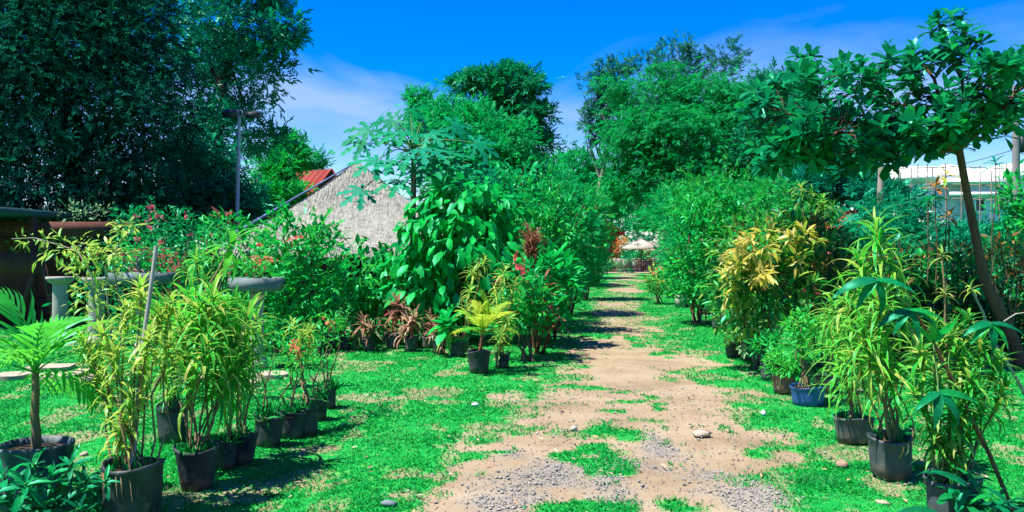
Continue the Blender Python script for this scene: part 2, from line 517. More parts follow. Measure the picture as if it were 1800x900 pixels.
M['blue_strip'] = solid_mat('blue_grey_strip', S(90, 125, 175), S(120, 150, 190), 5, 0.7, 0.1, spec=0.2)
M['red_roof'] = solid_mat('red_roof', S(205, 75, 65), S(225, 100, 80), 4, 0.7, 0.15)
M['red_wall'] = solid_mat('red_wall', S(150, 60, 55), S(175, 80, 70), 4, 0.8, 0.15)
M['brown_wood'] = solid_mat('brown_wood', S(120, 70, 55), S(150, 95, 75), 10, 0.75, 0.3, (1, 1, 0.2))
M['shed_wood'] = solid_mat('dark_shed_wood', S(118, 70, 58), S(150, 92, 76), 10, 0.85, 0.3, (1, 1, 0.2))
M['dark_roof'] = solid_mat('dark_green_roof', S(40, 95, 100), S(60, 115, 115), 5, 0.6, 0.2)
M['metal'] = solid_mat('grey_metal', S(170, 182, 205, .6), S(190, 200, 220, .6), 8, 0.5, 0.05, spec=0.5)
M['dark_metal'] = solid_mat('dark_metal', S(55, 62, 68), S(85, 92, 98), 8, 0.5, 0.05)
M['canvas'] = solid_mat('cream_canvas', S(225, 210, 195), S(240, 228, 215), 3, 0.85, 0.1)
M['pave_pink'] = solid_mat('pink_paving', S(205, 165, 150), S(225, 190, 175), 3, 0.9, 0.1)
M['glass_dark'] = solid_mat('dark_glass', S(45, 55, 75), S(70, 80, 100), 3, 0.2, 0.0, spec=0.6)
M['pole_concrete'] = solid_mat('pole_concrete', S(165, 160, 165), S(195, 188, 188), 4, 0.9, 0.1)
M['bamboo_pole'] = solid_mat('bamboo_pole', S(190, 175, 165), S(210, 195, 182), 10, 0.8, 0.1)

# ------------------------------------------------------------------ leaf templates: base at 0, along +Y, face +Z
def T_diamond(w=0.36, fold=0.1, droop=0.12):
    V = np.array([[0, 0, 0], [-w / 2, .45, fold], [w / 2, .45, fold], [0, 1, -droop]])
    return V, np.array([[0, 3, 1], [0, 2, 3]]), np.array([0, 1, 1, 0.2])


def T_oval(w=0.4, fold=0.06, droop=0.18, obov=False):
    ts = [.12, .42, .75]
    ws = [.45, .95, .72] if not obov else [.28, .72, 1.0]
    V, A = [[0, 0, 0]], [0]
    for t, k in zip(ts, ws):
        z = -droop * t * t
        V += [[-w / 2 * k, t, z + fold * k], [0, t, z], [w / 2 * k, t, z + fold * k]]
        A += [-1, 0, 1]
    V.append([0, 1, -droop]); A.append(0)
    F = [[0, 2, 1], [0, 3, 2]]
    for i in (0, 1):
        a = 1 + 3 * i
        F += [[a, a + 1, a + 4], [a, a + 4, a + 3], [a + 1, a + 2, a + 5], [a + 1, a + 5, a + 4]]
    F += [[7, 8, 10], [8, 9, 10]]
    return np.array(V, float), np.array([[f[0], f[2], f[1]] if 0 else f for f in F]), np.array(A, float)


def T_strap(w=0.09, bend=1.0, n=5, fold=0.02):
    """arching strap leaf; bend in radians from base to tip"""
    V, A, F = [], [], []
    y = z = 0.0
    for i in range(n + 1):
        t = i / n
        k = min(1.0, 0.45 + 2.2 * t) * (1 - t ** 2.2) + (0.5 if n == 1 else 0.0)
        V += [[-w / 2 * k, y, z + fold * k], [0, y, z], [w / 2 * k, y, z + fold * k]]
        A += [-1, 0, 1]
        ang = -bend * (t ** 1.2)
        y += math.cos(ang) / n; z += math.sin(ang) / n
    for i in range(n):
        a = 3 * i
        F += [[a, a + 1, a + 4], [a, a + 4, a + 3], [a + 1, a + 2, a + 5], [a + 1, a + 5, a + 4]]
    return np.array(V, float), np.array(F), np.array(A, float)


def T_palmate(lobes=7):
    """deeply cut papaya leaf, stalk end at 0"""
    V, F, A = [], [], []
    for i in range(lobes):
        a = (i / (lobes - 1) - .5) * R_(270)
        L = 0.55 + .45 * math.cos(a * .5) ** 2
        w = .12
        c, s = math.cos(a), math.sin(a)
        pts = [(0, 0), (-w, .32), (-w * .45, .45), (-w * 2.1, .68), (-w * .5, .66), (-w * 1.1, .86), (0, 1), (w * 1.1, .86), (w * .5, .66), (w * 2.1, .68), (w * .45, .45), (w, .32)]
        b = len(V)
        for (x, y) in pts:
            x *= L; y *= L
            V.append([x * c + y * s, -x * s + y * c, -.30 * (x * x + y * y) + 0.04 * abs(x)])
            A.append(min(1, abs(x) * 4))
        V.append([.5 * L * s, .5 * L * c, -.30 * .25 * L * L]); A.append(0)
        m = b + 12
        for k in range(12):
            F.append([b + (k + 1) % 12, b + k, m])
    return np.array(V, float), np.array(F), np.array(A, float)


def T_flower(n=5):
    V, F, A = [[0, 0, 0]], [], [0]
    for i in range(n):
        a = i / n * 2 * math.pi
        b = len(V)
        for (da, r, z) in ((-.45, .75, .12), (0, 1, .2), (.45, .75, .12)):
            V.append([math.cos(a + da) * r, math.sin(a + da) * r, z]); A.append(1)
        F += [[0, b, b + 1], [0, b + 1, b + 2]]
    return np.array(V, float), np.array(F), np.array(A, float)


def T_sprig(n=5, seed=1, w=.34, leaf=.55):
    """a short twig of n small leaves"""
    r = np.random.default_rng(seed)
    tm = T_diamond(w)
    V, F, A = [], [], []
    for i in range(n):
        t = i / max(1, n - 1)
        a = (-1) ** i * r.uniform(.5, 1.1) * (1 - .7 * t)
        d = np.array([math.sin(a), math.cos(a), r.uniform(-.35, .25)])
        up = np.array([r.uniform(-.5, .5), r.uniform(-.5, .3), 1.0])
        Rm = frames(d[None], up[None])[0]
        b = sum(len(q) for q in V)
        V.append((tm[0] * leaf * r.uniform(.8, 1.15)) @ Rm.T + np.array([0, t * .55, -.05 * t])); F.append(tm[1] + b); A.append(tm[2])
    return np.concatenate(V), np.concatenate(F), np.concatenate(A)


TD = T_diamond()
TDN = T_diamond(.2, .04, .2)
TO = [T_oval(), T_oval(.36, .08, .3), T_oval(.44, .03, .08)]
TON = [T_oval(.26, .05, .12), T_oval(.24, .07, .3), T_oval(.3, .04, .42)]
TOW = [T_oval(.55, .05, .28), T_oval(.5, .08, .4), T_oval(.46, .04, .15)]
TOB = [T_oval(.48, .05, .14, True), T_oval(.44, .09, .28, True), T_oval(.52, .03, .05, True)]
TS = [T_strap(.105, .8), T_strap(.1, 1.25), T_strap(.11, 1.8), T_strap(.085, 2.3)]
TSS = [T_strap(.17, .6, 4), T_strap(.16, 1.1, 4), T_strap(.18, 1.7, 4)]
TSW = [T_strap(.2, 1.0, 5), T_strap(.19, 1.6, 5), T_strap(.22, 1.3, 5)]
TSD = T_strap(.11, 1.9, 5)
TPM = T_palmate()
TFL = T_flower()
SPR = [T_sprig(5, s) for s in (1, 2, 3)]
SPRN = [T_sprig(6, s, .2, .6) for s in (4, 5, 6)]


# ------------------------------------------------------------------ plant building
_shared = {}
CAMP = np.array([0, 0, CAM_H])


def set_leaves(root, tm, pos, R, sc, tint, mat, n_parts=0, part='leaf', rest='foliage', key=''):
    """the n_parts leaves nearest the eye become parts, the rest one joined part"""
    pos = np.asarray(pos, float); sc = np.asarray(sc, float)
    if sc.ndim == 1:
        sc = np.repeat(sc[:, None], 3, 1)
    N = len(pos)
    order = np.argsort(np.linalg.norm(pos - CAMP, axis=1) / np.maximum(sc[:, 1], 1e-4))
    off = ROOT[root.name]
    k = min(n_parts, N)
    if k:
        mes = []
        for t_ in (tm if isinstance(tm, list) else [tm]):
            kk = (id(t_[0]), mat.name)
            if kk not in _shared:
                _shared[kk] = MB().add(t_[0], t_[1], 0.0, t_[2]).mesh(part, mat)
            mes.append(_shared[kk])
        for i in order[:k]:
            me = mes[int(rng.integers(0, len(mes)))]
            o = bpy.data.objects.new(part, me)
            m = np.eye(4)
            m[:3, :3] = R[i] * sc[i][None, :]
            m[:3, 3] = pos[i] - off
            o.matrix_basis = Matrix(m.tolist())
            o.parent = root
            COL.objects.link(o)
    rem = order[k:]
    if len(rem):
        MB().inst(tm, pos[rem], R[rem], sc[rem], tint[rem]).build(rest, mat, root, kind='stuff', smooth=False)


def cloud(lobes, n, leaf, clump=0.16, per=14, shell=(0.45, 1.0), up=0.25, droop=0.0, out=0.6, jit=0.7, tint_spread=0.16, zmin=0.02, flat=0.7):
    """leaf placements: clumps spread through ellipsoids (centre, radii)"""
    lobes = [(np.asarray(c, float), np.asarray(r, float)) for c, r in lobes]
    wts = np.array([(r[0] * r[1] * r[2]) ** (2 / 3) for c, r in lobes]); wts /= wts.sum()
    P, D, U, T = [], [], [], []
    for (c, r), w in zip(lobes, wts):
        nc = max(3, int(n * w / per))
        q = norm(rng.normal(size=(nc, 3)))
        rad = (rng.uniform(shell[0] ** 3, shell[1] ** 3, nc)) ** (1 / 3)
        cc = c + q * rad[:, None] * r
        ct = rng.uniform(0, 1, nc)
        cs = clump * r.mean() * rng.uniform(.6, 1.4, nc)
        k = max(1, int(n * w / nc))
        lp = rng.normal(size=(nc, k, 3)) * np.array([1, 1, flat])
        p = cc[:, None] + lp * cs[:, None, None]
        o = norm((p - c) / r)
        d = norm(o * out + norm(lp) * .35 + rng.normal(size=p.shape) * jit * .6 + np.array([0, 0, up - droop]))
        u = norm(np.array([0, 0, 1.0]) + o * .45 + rng.normal(size=p.shape) * .35)
        P.append(p.reshape(-1, 3)); D.append(d.reshape(-1, 3)); U.append(u.reshape(-1, 3))
        T.append(((ct[:, None] + rng.normal(size=(nc, k)) * tint_spread) % 1).ravel())
    P, D, U, T = map(np.concatenate, (P, D, U, T))
    ok = P[:, 2] > zmin
    P, D, U, T = P[ok], D[ok], U[ok], T[ok]
    sc = leaf * rng.uniform(.65, 1.3, len(P))
    return P, frames(D, U), sc, T


def curve_pts(a, b, n=5, wob=0.06, sag=0.0):
    a, b = np.asarray(a, float), np.asarray(b, float)
    t = np.linspace(0, 1, n)[:, None]
    L = np.linalg.norm(b - a)
    w = rng.normal(size=(n, 3)) * wob * L * np.sin(np.pi * t)
    p = a + (b - a) * t + w
    p[:, 2] += -sag * L * (t[:, 0] ** 2)
    return p


def stems(root, base, tips, r0, r1, mat, name='stem', n=5, wob=0.05, spread=0.06, sides=6):
    for tp in tips:
        b = np.asarray(base, float) + np.array([rng.normal() * spread, rng.normal() * spread, 0])
        MB().tube(curve_pts(b, tp, n, wob), np.linspace(r0, r1, n), sides).build(name, mat, root)


def lobe(px, py, d, rx, ry, rd=None):
    """ellipsoid seen at px, py with pixel radii rx, ry, at distance d; rd = depth radius in metres"""
    c = W(px, py, d)
    a, b = rx / FPX * d, ry / FPX * d
    return (c, np.array([a, a if rd is None else rd, b]))


def bush(name, label, cat, lobes, n, leaf, mat, base=None, tm=None, group=None, n_parts=0, stem_mat='bark', n_stems=4, stem_r=0.02, flowers=None, second=None, shoots=0, **kw):
    """a shrub: stems from its foot, leaves in clumps, flowers if any"""
    if base is None:
        c = lobes[0][0]
        base = (c[0], c[1], 0.0)
    root = thing(name, label, cat, base, group)
    tips = []
    for i in range(n_stems):
        c, r = lobes[i % len(lobes)]
        tips.append(c + norm(rng.normal(size=3)) * r * .45)
    stems(root, base, tips, stem_r, stem_r * .35, M[stem_mat])
    P, Rm, sc, T = cloud(lobes, n, leaf, **kw)
    tm = tm or TD
    set_leaves(root, tm, P, Rm, sc, T, M[mat], n_parts)
    if shoots:           # twigs that stand out of the mass, leafy to the tip
        SP, SD, SU = [], [], []
        mb = MB()
        for q in range(shoots):
            c, r = lobes[int(rng.integers(0, len(lobes)))]
            o = norm(rng.normal(size=3) + np.array([0, -.35, .75]))
            a_ = c + o * r * .75
            ln = r.mean() * rng.uniform(.45, .95)
            b_ = a_ + norm(o + np.array([rng.normal() * .3, rng.normal() * .3, .35])) * ln
            pt = curve_pts(a_, b_, 5, .05)
            mb.tube(pt, np.linspace(.008, .003, 5), 4, cap=False)
            k = int(rng.integers(7, 13))
            u = np.sort(rng.uniform(.15, 1, k))
            SP.append(np.stack([np.interp(u, np.linspace(0, 1, 5), pt[:, z]) for z in range(3)], 1))
            d_ = norm(b_ - a_)
            SD.append(norm(d_ * .7 + rng.normal(size=(k, 3)) * .6 + np.array([0, 0, -.1])))
            SU.append(norm(np.array([0, 0, 1.0]) + rng.normal(size=(k, 3)) * .35))
        SP, SD, SU = map(np.concatenate, (SP, SD, SU))
        mb.build('twigs', M[stem_mat], root, kind='stuff')
        set_leaves(root, tm, SP, frames(SD, SU), leaf * rng.uniform(.8, 1.3, len(SP)), rng.uniform(0, 1, len(SP)), M[mat], 0, rest='shoots')
    if second:       # further leaves of another colour: (lobes, n, leaf, material, template, parts)
        for (lb, n2, l2, m2, t2, np2) in second:
            P, Rm, sc, T = cloud(lb, n2, l2, **kw)
            set_leaves(root, t2, P, Rm, sc, T, M[m2], np2, rest='coloured_foliage')
    if flowers:
        for (pts, size, fm) in flowers:
            flower_heads(root, pts, size, M[fm])
    return root


def flower_heads(root, pts, size, mat, k=7):
    for p in pts:
        mb = MB()
        pp = np.asarray(p) + rng.normal(size=(k, 3)) * size * .55
        d = norm(rng.normal(size=(k, 3)) + np.array([0, -.6, .6]))
        Rm = frames(norm(rng.normal(size=(k, 3))), d)
        mb.inst(TFL, pp, Rm, rng.uniform(.35, .6, k) * size, rng.uniform(0, 1, k))
        mb.build('flower', mat, root, smooth=False, kind='stuff')


def rosette(c, axis, n, L, el=(10, 70), az0=0):
    """directions of n leaves round an axis; el = angle off the axis in degrees"""
    axis = norm(np.asarray(axis, float))
    h = norm(np.cross(axis, np.array([.31, .9, .12]))); k = np.cross(axis, h)
    i = np.arange(n)
    a = i * 2.39996 + az0 + rng.normal(size=n) * .15
    e = np.radians(np.linspace(el[0], el[1], n) + rng.normal(size=n) * 6)
    d = axis * np.cos(e)[:, None] + (h * np.cos(a)[:, None] + k * np.sin(a)[:, None]) * np.sin(e)[:, None]
    up = axis * np.sin(e)[:, None] * 1.0 - (h * np.cos(a)[:, None] + k * np.sin(a)[:, None]) * np.cos(e)[:, None] + np.array([0, 0, .05])
    pos = np.asarray(c) - axis * np.linspace(0, L * .25, n)[:, None]
    sc = L * np.linspace(.75, 1.0, n) * rng.uniform(.85, 1.12, n)
    return pos, frames(d, up), sc


def pot(root, c, r, h, mat='bag', rb=0.86, n=26, wob=0.035):
    s = rng.uniform(0, 6)
    r = r * rng.uniform(.93, 1.07); h = h * rng.uniform(.9, 1.1); rb = rb * rng.uniform(.94, 1.04)
    pr = [(r * rb * .8, 0.0), (r * rb, .004), (r * (rb + (1 - rb) * .3), h * .3), (r * (rb + (1 - rb) * .65), h * .65), (r, h * .93), (r * 1.03, h * .95), (r * 1.03, h), (r * .97, h), (r * .95, h * .86)]
    if mat.startswith('bag'):
        wob = .055
        pr[6] = (r * 1.05, h * 1.03); pr[7] = (r * .98, h * 1.02)
    mb = MB().lathe(c, pr, n, wob, s)
    ln = rng.normal(size=2) * (.045 if mat.startswith('bag') else .01)
    zz = mb.v[0][:, 2] - c[2]
    mb.v[0][:, 0] += zz * ln[0]; mb.v[0][:, 1] += zz * ln[1]
    mb.build('pot', M[mat], root)
    MB().lathe(c, [(r * .97, h * .88), (r * .6, h * .91), (0.001, h * .93)], n, 0.0).build('soil', M['soil'], root)
    return np.asarray(c, float) + np.array([0, 0, h * .9])


def pot_weeds(root, c, r, n=40, L=.09, mat='lawn'):
    a, q = rng.uniform(0, 6.28, n), np.sqrt(rng.uniform(0, 1, n)) * r * .9
    P = np.asarray(c) + np.stack([np.cos(a) * q, np.sin(a) * q, np.zeros(n)], 1)
    D = norm(rng.normal(size=(n, 3)) * .7 + np.array([0, 0, 1.0]))
    MB().inst(TSS, P, frames(D, rng.normal(size=(n, 3))), rng.uniform(.6, 1.3, n) * L, rng.uniform(0, 1, n)).build('weeds', M[mat], root, kind='stuff', smooth=False)


def cane_plant(name, label, cat, g, pr, ph, tops, leaf, mat, potmat='bag', group=None, n_leaf=16, tm=None, el=(8, 115), parts=60, cane='cane', cane_r=0.011, whorls=2, weeds=30, gap=.16, pot_rb=.86):
    """potted canes, each ending in whorls of strap leaves. tops = tips of the canes"""
    root = thing(name, label, cat, g, group)
    s = pot(root, g, pr, ph, potmat, pot_rb)
    P, Rm, SC = [], [], []
    for tp in tops:
        tp = np.asarray(tp, float)
        b = s + np.array([rng.normal() * pr * .35, rng.normal() * pr * .35, -.02])
        pts = curve_pts(b, tp, 6, .025)
        MB().tube(pts, np.linspace(cane_r, cane_r * .6, 6), 6).build('stem', M[cane], root)
        ax = norm(pts[-1] - pts[-2])
        for w in range(whorls):
            c = tp - ax * gap * w
            p, r, q = rosette(c, ax + np.array([0, 0, .3]), max(5, n_leaf - 3 * w), leaf, el, rng.uniform(0, 6))
            P.append(p); Rm.append(r); SC.append(q)
    P, Rm, SC = np.concatenate(P), np.concatenate(Rm), np.concatenate(SC)
    set_leaves(root, tm or TS, P, Rm, SC, rng.uniform(0, 1, len(P)), M[mat], parts)
    if weeds:
        pot_weeds(root, s, pr, weeds)
    return root


def frond(L, arch=1.0, n=22, wid=.3, lw=.05, droop=.4, up=.35):
    """feather leaf along +Y in its own space; returns (V, F, A)"""
    mb = MB()
    t = np.linspace(0, 1, 9)
    ang = up - arch * t ** 1.3
    y = np.concatenate([[0], np.cumsum(np.cos(ang[:-1]) / 8)]); z = np.concatenate([[0], np.cumsum(np.sin(ang[:-1]) / 8)])
    sp = np.stack([np.zeros(9), y, z], 1)
    mb.tube(sp * L, np.linspace(.014, .003, 9) * L, 5, cap=False)
    for k in range(n):
        u = .22 + .78 * k / (n - 1)
        p = np.array([0, np.interp(u, t, y), np.interp(u, t, z)]) * L
        a = np.interp(u, t, ang)
        w = wid * L * (math.sin(math.pi * (.12 + .85 * u)) ** .6)
        for s in (-1, 1):
            sweep = .6 + .8 * u
            d = np.array([s * math.cos(sweep * .75), math.sin(sweep) * math.cos(a), math.sin(sweep) * math.sin(a) + .28 - droop * rng.uniform(.4, 1)])
            Rm = frames(d[None], np.array([[0, -math.sin(a) * .5, 1.0]]))[0]
            tm = T_strap(lw * L / w, .7, 3, .0)
            mb.add((tm[0] * w * rng.uniform(.85, 1.1)) @ Rm.T + p, tm[1], 0.0, tm[2])
    return np.concatenate(mb.v), np.concatenate(mb.f), np.concatenate(mb.a)


def palm_crown(root, c, n, L, mat, el=(12, 85), tmpls=None, part='frond', sc=(.8, 1.1), az0=0.3):
    p, Rm, s = rosette(c, (0, 0, 1), n, 1.0, el, az0)
    off = ROOT[root.name]
    mes = [MB().add(t[0], t[1], 0.0, t[2]).mesh(part, M[mat]) for t in tmpls]
    for i in range(n):
        o = bpy.data.objects.new(part, mes[i % len(mes)])
        q = rng.uniform(*sc)
        m = np.eye(4)
        m[:3, :3] = Rm[i] * q
        m[:3, 3] = np.asarray(c) - off
        o.matrix_basis = Matrix(m.tolist())
        o.parent = root
        COL.objects.link(o)


def tree(name, label, lobes, n, leaf, mat, trunk, r0, bark='bark', group=None, n_limbs=9, tm=None, limb_r=.35, trunk_top=None, limbs=None, core=.4, rag=True, **kw):
    """trunk = list of points from the ground up; limbs run from it into the crown"""
    trunk = np.asarray(trunk, float)
    root = thing(name, label, 'tree', trunk[0] * np.array([1, 1, 0]), group)
    m = len(trunk)
    tr = MB().tube(trunk, np.linspace(r0, r0 * .45, m), 9).build('trunk', M[bark], root)
    tips = limbs
    if tips is None:
        tips = []
        for i in range(n_limbs):
            c, r = lobes[i % len(lobes)]
            tips.append(c + norm(rng.normal(size=3)) * r * rng.uniform(.3, .75))
    for tp in tips:
        st = trunk[max(1, m - 1 - int(rng.integers(0, max(1, m // 2))))]
        MB().tube(curve_pts(st, tp, 5, .07), np.linspace(r0 * limb_r, r0 * .07, 5), 6).build('limb', M[bark], tr)
    full = lobes
    if rag:
        full = []
        for c, r in lobes:
            full.append((c, r * .78))
            for q in range(5):
                o = norm(rng.normal(size=3) + np.array([0, -.3, .25]))
                full.append((c + o * r * rng.uniform(.62, .98), r * rng.uniform(.26, .48) * np.array([1.15, 1.0, .75])))
    P, Rm, sc, T = cloud(full, n, leaf, **kw)
    tm = tm or SPR
    mb = MB()
    idx = rng.integers(0, len(tm), len(P))
    for k, t in enumerate(tm):
        s = idx == k
        mb.inst(t, P[s], Rm[s], sc[s], T[s])
    if core:             # the dense inside of the crown
        kc = dict(kw); kc['shell'] = (0.0, .72); kc['clump'] = .3
        P, Rm, sc, T = cloud(lobes, int(n * core), leaf * 1.35, **kc)
        idx = rng.integers(0, len(tm), len(P))
        for k, t in enumerate(tm):
            s = idx == k
            mb.inst(t, P[s], Rm[s], sc[s], T[s])
    mb.build('crown', M[mat], root, kind='stuff', smooth=False)
    return root

# ------------------------------------------------------------------ ground: lawn, dirt track, gravel
def ell(x, y, px, py, rx, ry):
    """soft ellipse on the ground, given by its outline in the photograph"""
    c = G(px, py)
    a = rx / FPX * c[1]
    n, f = G(px, py + ry)[1], G(px, py - ry)[1]
    b = (f - n) / 2; cy = (f + n) / 2
    return 1 - np.sqrt(((x - c[0]) / a) ** 2 + ((y - cy) / b) ** 2)


TRK = np.array([(3.0, -.1, 1.5), (4.89, .42, 1.35), (6.25, .58, 1.25), (8.65, 1.02, 1.15), (11.25, 1.48, .98), (14, 1.75, .8), (18.75, 2.3, .85), (24, 3.0, .75), (32, 4.2, .7), (45, 6.0, .8), (60, 8.0, .8)])
GRASS_IN = [(1035, 683, 75, 9), (1030, 711, 105, 10), (1010, 757, 140, 13), (1120, 738, 50, 6), (1045, 807, 75, 21), (1060, 893, 85, 18), (860, 795, 40, 4), (955, 630, 60, 12), (1060, 590, 50, 10), (1130, 600, 40, 14)]
BARE = [(590, 790, 90, 26), (640, 700, 60, 9), (640, 636, 60, 6), (760, 690, 70, 10), (1560, 852, 95, 26), (1660, 815, 70, 14), (1780, 790, 60, 14), (1480, 800, 60, 16), (1400, 690, 40, 9), (130, 775, 70, 26), (350, 870, 120, 30), (500, 845, 60, 18), (700, 830, 70, 20), (1640, 742, 60, 9), (250, 740, 40, 10), (560, 620, 50, 5), (820, 655, 60, 6), (1330, 850, 60, 22)]
GRAV = [(905, 832, 85, 36), (985, 850, 75, 26), (1090, 848, 70, 20), (1155, 788, 58, 32), (1230, 860, 90, 20), (1340, 868, 110, 26), (900, 880, 80, 16), (1090, 880, 60, 12), (1180, 820, 50, 16), (1010, 825, 80, 16), (1110, 815, 60, 18), (960, 868, 110, 20), (1250, 835, 60, 12)]


def dirt_mask(x, y):
    cx = np.interp(y, TRK[:, 0], TRK[:, 1]); hw = np.interp(y, TRK[:, 0], TRK[:, 2])
    n1 = fbm(x * 1.1, y * .8, 3, 4) - .5
    n2 = fbm(x * 5, y * 4, 9, 3) - .5
    e = 1 - np.abs(x - cx) / hw + n1 * 1.9 + n2 * 1.2
    m = np.clip(e * 1.7 + .25, 0, 1)
    far = np.clip((y - 13) / 8, 0, 1)                      # further on the track is mostly overgrown
    m = m * (1 - far * .55 * np.clip(fbm(x * .9, y * .55, 21, 3) * 3.2 - .9, 0, 1))
    g = np.zeros_like(x)
    for p in GRASS_IN:
        g = np.maximum(g, np.clip((ell(x, y, *p) + n1 * 2.8 + n2 * 3.2) * 1.15, 0, .92))
    m = m * (1 - g)
    b = np.zeros_like(x)
    for p in BARE:
        b = np.maximum(b, np.clip((ell(x, y, *p) + n1 * 1.6 + n2 * 2.6 - .2) * 1.6, 0, .55))
    spots = np.clip((fbm(x * 4.5, y * 2.6, 31, 4) - .565) * 7, 0, .5)
    return np.clip(np.maximum(np.maximum(m, b), spots), 0, 1)


def gravel_mask(x, y):
    n = fbm(x * 3.5, y * 3, 41, 3) - .5
    g = np.zeros_like(x)
    for p in GRAV:
        g = np.maximum(g, np.clip((ell(x, y, *p) + n * 2.6 + .1) * 1.2, 0, 1))
    return g


xs = np.concatenate([[-900, -300, -120, -60, -35, -22], np.arange(-14, 16.01, .085), [22, 35, 60, 120, 300, 900]])
yd = 3.2 * np.exp(np.arange(0, 3.06, .0085))
ys = np.concatenate([[-60, -15, -2, 2.2], yd, [80, 110, 160, 260, 500, 1500]])
XX, YY = np.meshgrid(xs, ys)
near = (YY > 3) & (YY < 70) & (XX > -15) & (XX < 17)
DM = np.where(near, dirt_mask(XX, YY), 0.0)
GM = np.where(near, gravel_mask(XX, YY), 0.0)
ZZ = np.where(near & (YY < 25), (fbm(XX * 2.2, YY * 2.2, 51, 3) - .5) * .02 - .012 * DM, 0.0) - .004
nx_, ny_ = len(xs), len(ys)
idx = np.arange(nx_ * ny_).reshape(ny_, nx_)
quads = np.stack([idx[:-1, :-1], idx[:-1, 1:], idx[1:, 1:], idx[1:, :-1]], -1).reshape(-1, 4)
gm = MB().add(np.stack([XX, YY, ZZ], -1).reshape(-1, 3), quads, DM.ravel(), GM.ravel())

m, nt, out = new_mat('lawn_and_dirt')
N, L = nt.nodes, nt.links
a1 = N.new('ShaderNodeAttribute'); a1.attribute_name = 'tint'
a2 = N.new('ShaderNodeAttribute'); a2.attribute_name = 'across'
tc = N.new('ShaderNodeTexCoord')


def noise_ramp(scale, detail, stops, rough=.6):
    nz = N.new('ShaderNodeTexNoise'); nz.inputs['Scale'].default_value = scale; nz.inputs['Detail'].default_value = detail; nz.inputs['Roughness'].default_value = rough
    L.new(tc.outputs['Object'], nz.inputs['Vector'])
    rp = N.new('ShaderNodeValToRGB')
    while len(rp.color_ramp.elements) < len(stops):
        rp.color_ramp.elements.new(.5)
    for e, (p, c) in zip(rp.color_ramp.elements, stops):
        e.position = p; e.color = c
    L.new(nz.outputs['Fac'], rp.inputs[0])
    return nz, rp


g1, gr = noise_ramp(11, 8, [(.3, SL(0, 145, 60, .55)), (.47, SL(5, 170, 68, .55)), (.6, SL(60, 185, 74, .55)), (.72, SL(165, 185, 110, .55))], .7)
d1, dr = noise_ramp(5, 10, [(.28, S(156, 134, 106)), (.42, S(206, 180, 148)), (.52, S(204, 190, 156)), (.64, S(215, 197, 164)), (.78, S(228, 218, 192))], .72)
s1, sr = noise_ramp(55, 6, [(.32, S(120, 100, 80)), (.45, S(190, 160, 130)), (.58, S(205, 192, 160)), (.7, S(240, 236, 222))], .8)
v1 = N.new('ShaderNodeTexVoronoi'); v1.inputs['Scale'].default_value = 75
L.new(tc.outputs['Object'], v1.inputs['Vector'])
vr = N.new('ShaderNodeValToRGB')
for e, (p, c) in zip(vr.color_ramp.elements, [(.0, S(140, 142, 138)), (1., S(205, 203, 192))]):
    e.position = p; e.color = c
L.new(v1.outputs['Color'], vr.inputs[0])
mxs = N.new('ShaderNodeMixRGB'); mxs.inputs['Fac'].default_value = .45
L.new(dr.outputs[0], mxs.inputs['Color1']); L.new(sr.outputs[0], mxs.inputs['Color2'])
b1, br = noise_ramp(1.3, 4, [(.32, (.74, .70, .66, 1)), (.5, (.97, .93, .9, 1)), (.68, (1.1, 1.1, 1.1, 1))])
mxb = N.new('ShaderNodeMixRGB'); mxb.blend_type = 'MULTIPLY'; mxb.inputs['Fac'].default_value = 1.0
L.new(mxs.outputs[0], mxb.inputs['Color1']); L.new(br.outputs[0], mxb.inputs['Color2'])
mg = N.new('ShaderNodeMixRGB')
mgf = N.new('ShaderNodeMath'); mgf.operation = 'MULTIPLY'; mgf.inputs[1].default_value = .65
L.new(a2.outputs['Fac'], mgf.inputs[0]); L.new(mgf.outputs[0], mg.inputs['Fac'])
L.new(mxb.outputs[0], mg.inputs['Color1']); L.new(vr.outputs[0], mg.inputs['Color2'])
# ragged edge between turf and dirt
rg = N.new('ShaderNodeTexNoise'); rg.inputs['Scale'].default_value = 34; rg.inputs['Detail'].default_value = 5
L.new(tc.outputs['Object'], rg.inputs['Vector'])
ra = N.new('ShaderNodeMath'); ra.operation = 'MULTIPLY_ADD'; ra.inputs[1].default_value = 1.1; ra.inputs[2].default_value = -.55
L.new(rg.outputs['Fac'], ra.inputs[0])
rb_ = N.new('ShaderNodeMath'); rb_.operation = 'ADD'
L.new(a1.outputs['Fac'], rb_.inputs[0]); L.new(ra.outputs[0], rb_.inputs[1])
rc = N.new('ShaderNodeMapRange'); rc.inputs['From Min'].default_value = .28; rc.inputs['From Max'].default_value = .62
L.new(rb_.outputs[0], rc.inputs['Value'])
mf = N.new('ShaderNodeMixRGB')
L.new(rc.outputs[0], mf.inputs['Fac']); L.new(gr.outputs[0], mf.inputs['Color1']); L.new(mg.outputs[0], mf.inputs['Color2'])
bs = N.new('ShaderNodeBsdfPrincipled'); bs.inputs['Roughness'].default_value = .95; bs.inputs['Specular IOR Level'].default_value = .1
L.new(mf.outputs[0], bs.inputs['Base Color'])
bp = N.new('ShaderNodeBump'); bp.inputs['Strength'].default_value = .5; bp.inputs['Distance'].default_value = .02
L.new(d1.outputs['Fac'], bp.inputs['Height'])
bp2 = N.new('ShaderNodeBump'); bp2.inputs['Strength'].default_value = .5; bp2.inputs['Distance'].default_value = .01
L.new(rg.outputs['Fac'], bp2.inputs['Height']); L.new(bp.outputs[0], bp2.inputs['Normal'])
L.new(bp2.outputs[0], bs.inputs['Normal'])
L.new(bs.outputs[0], out.inputs['Surface'])
M['ground'] = m
ground = gm.build('ground', M['ground'], None, kind='structure')

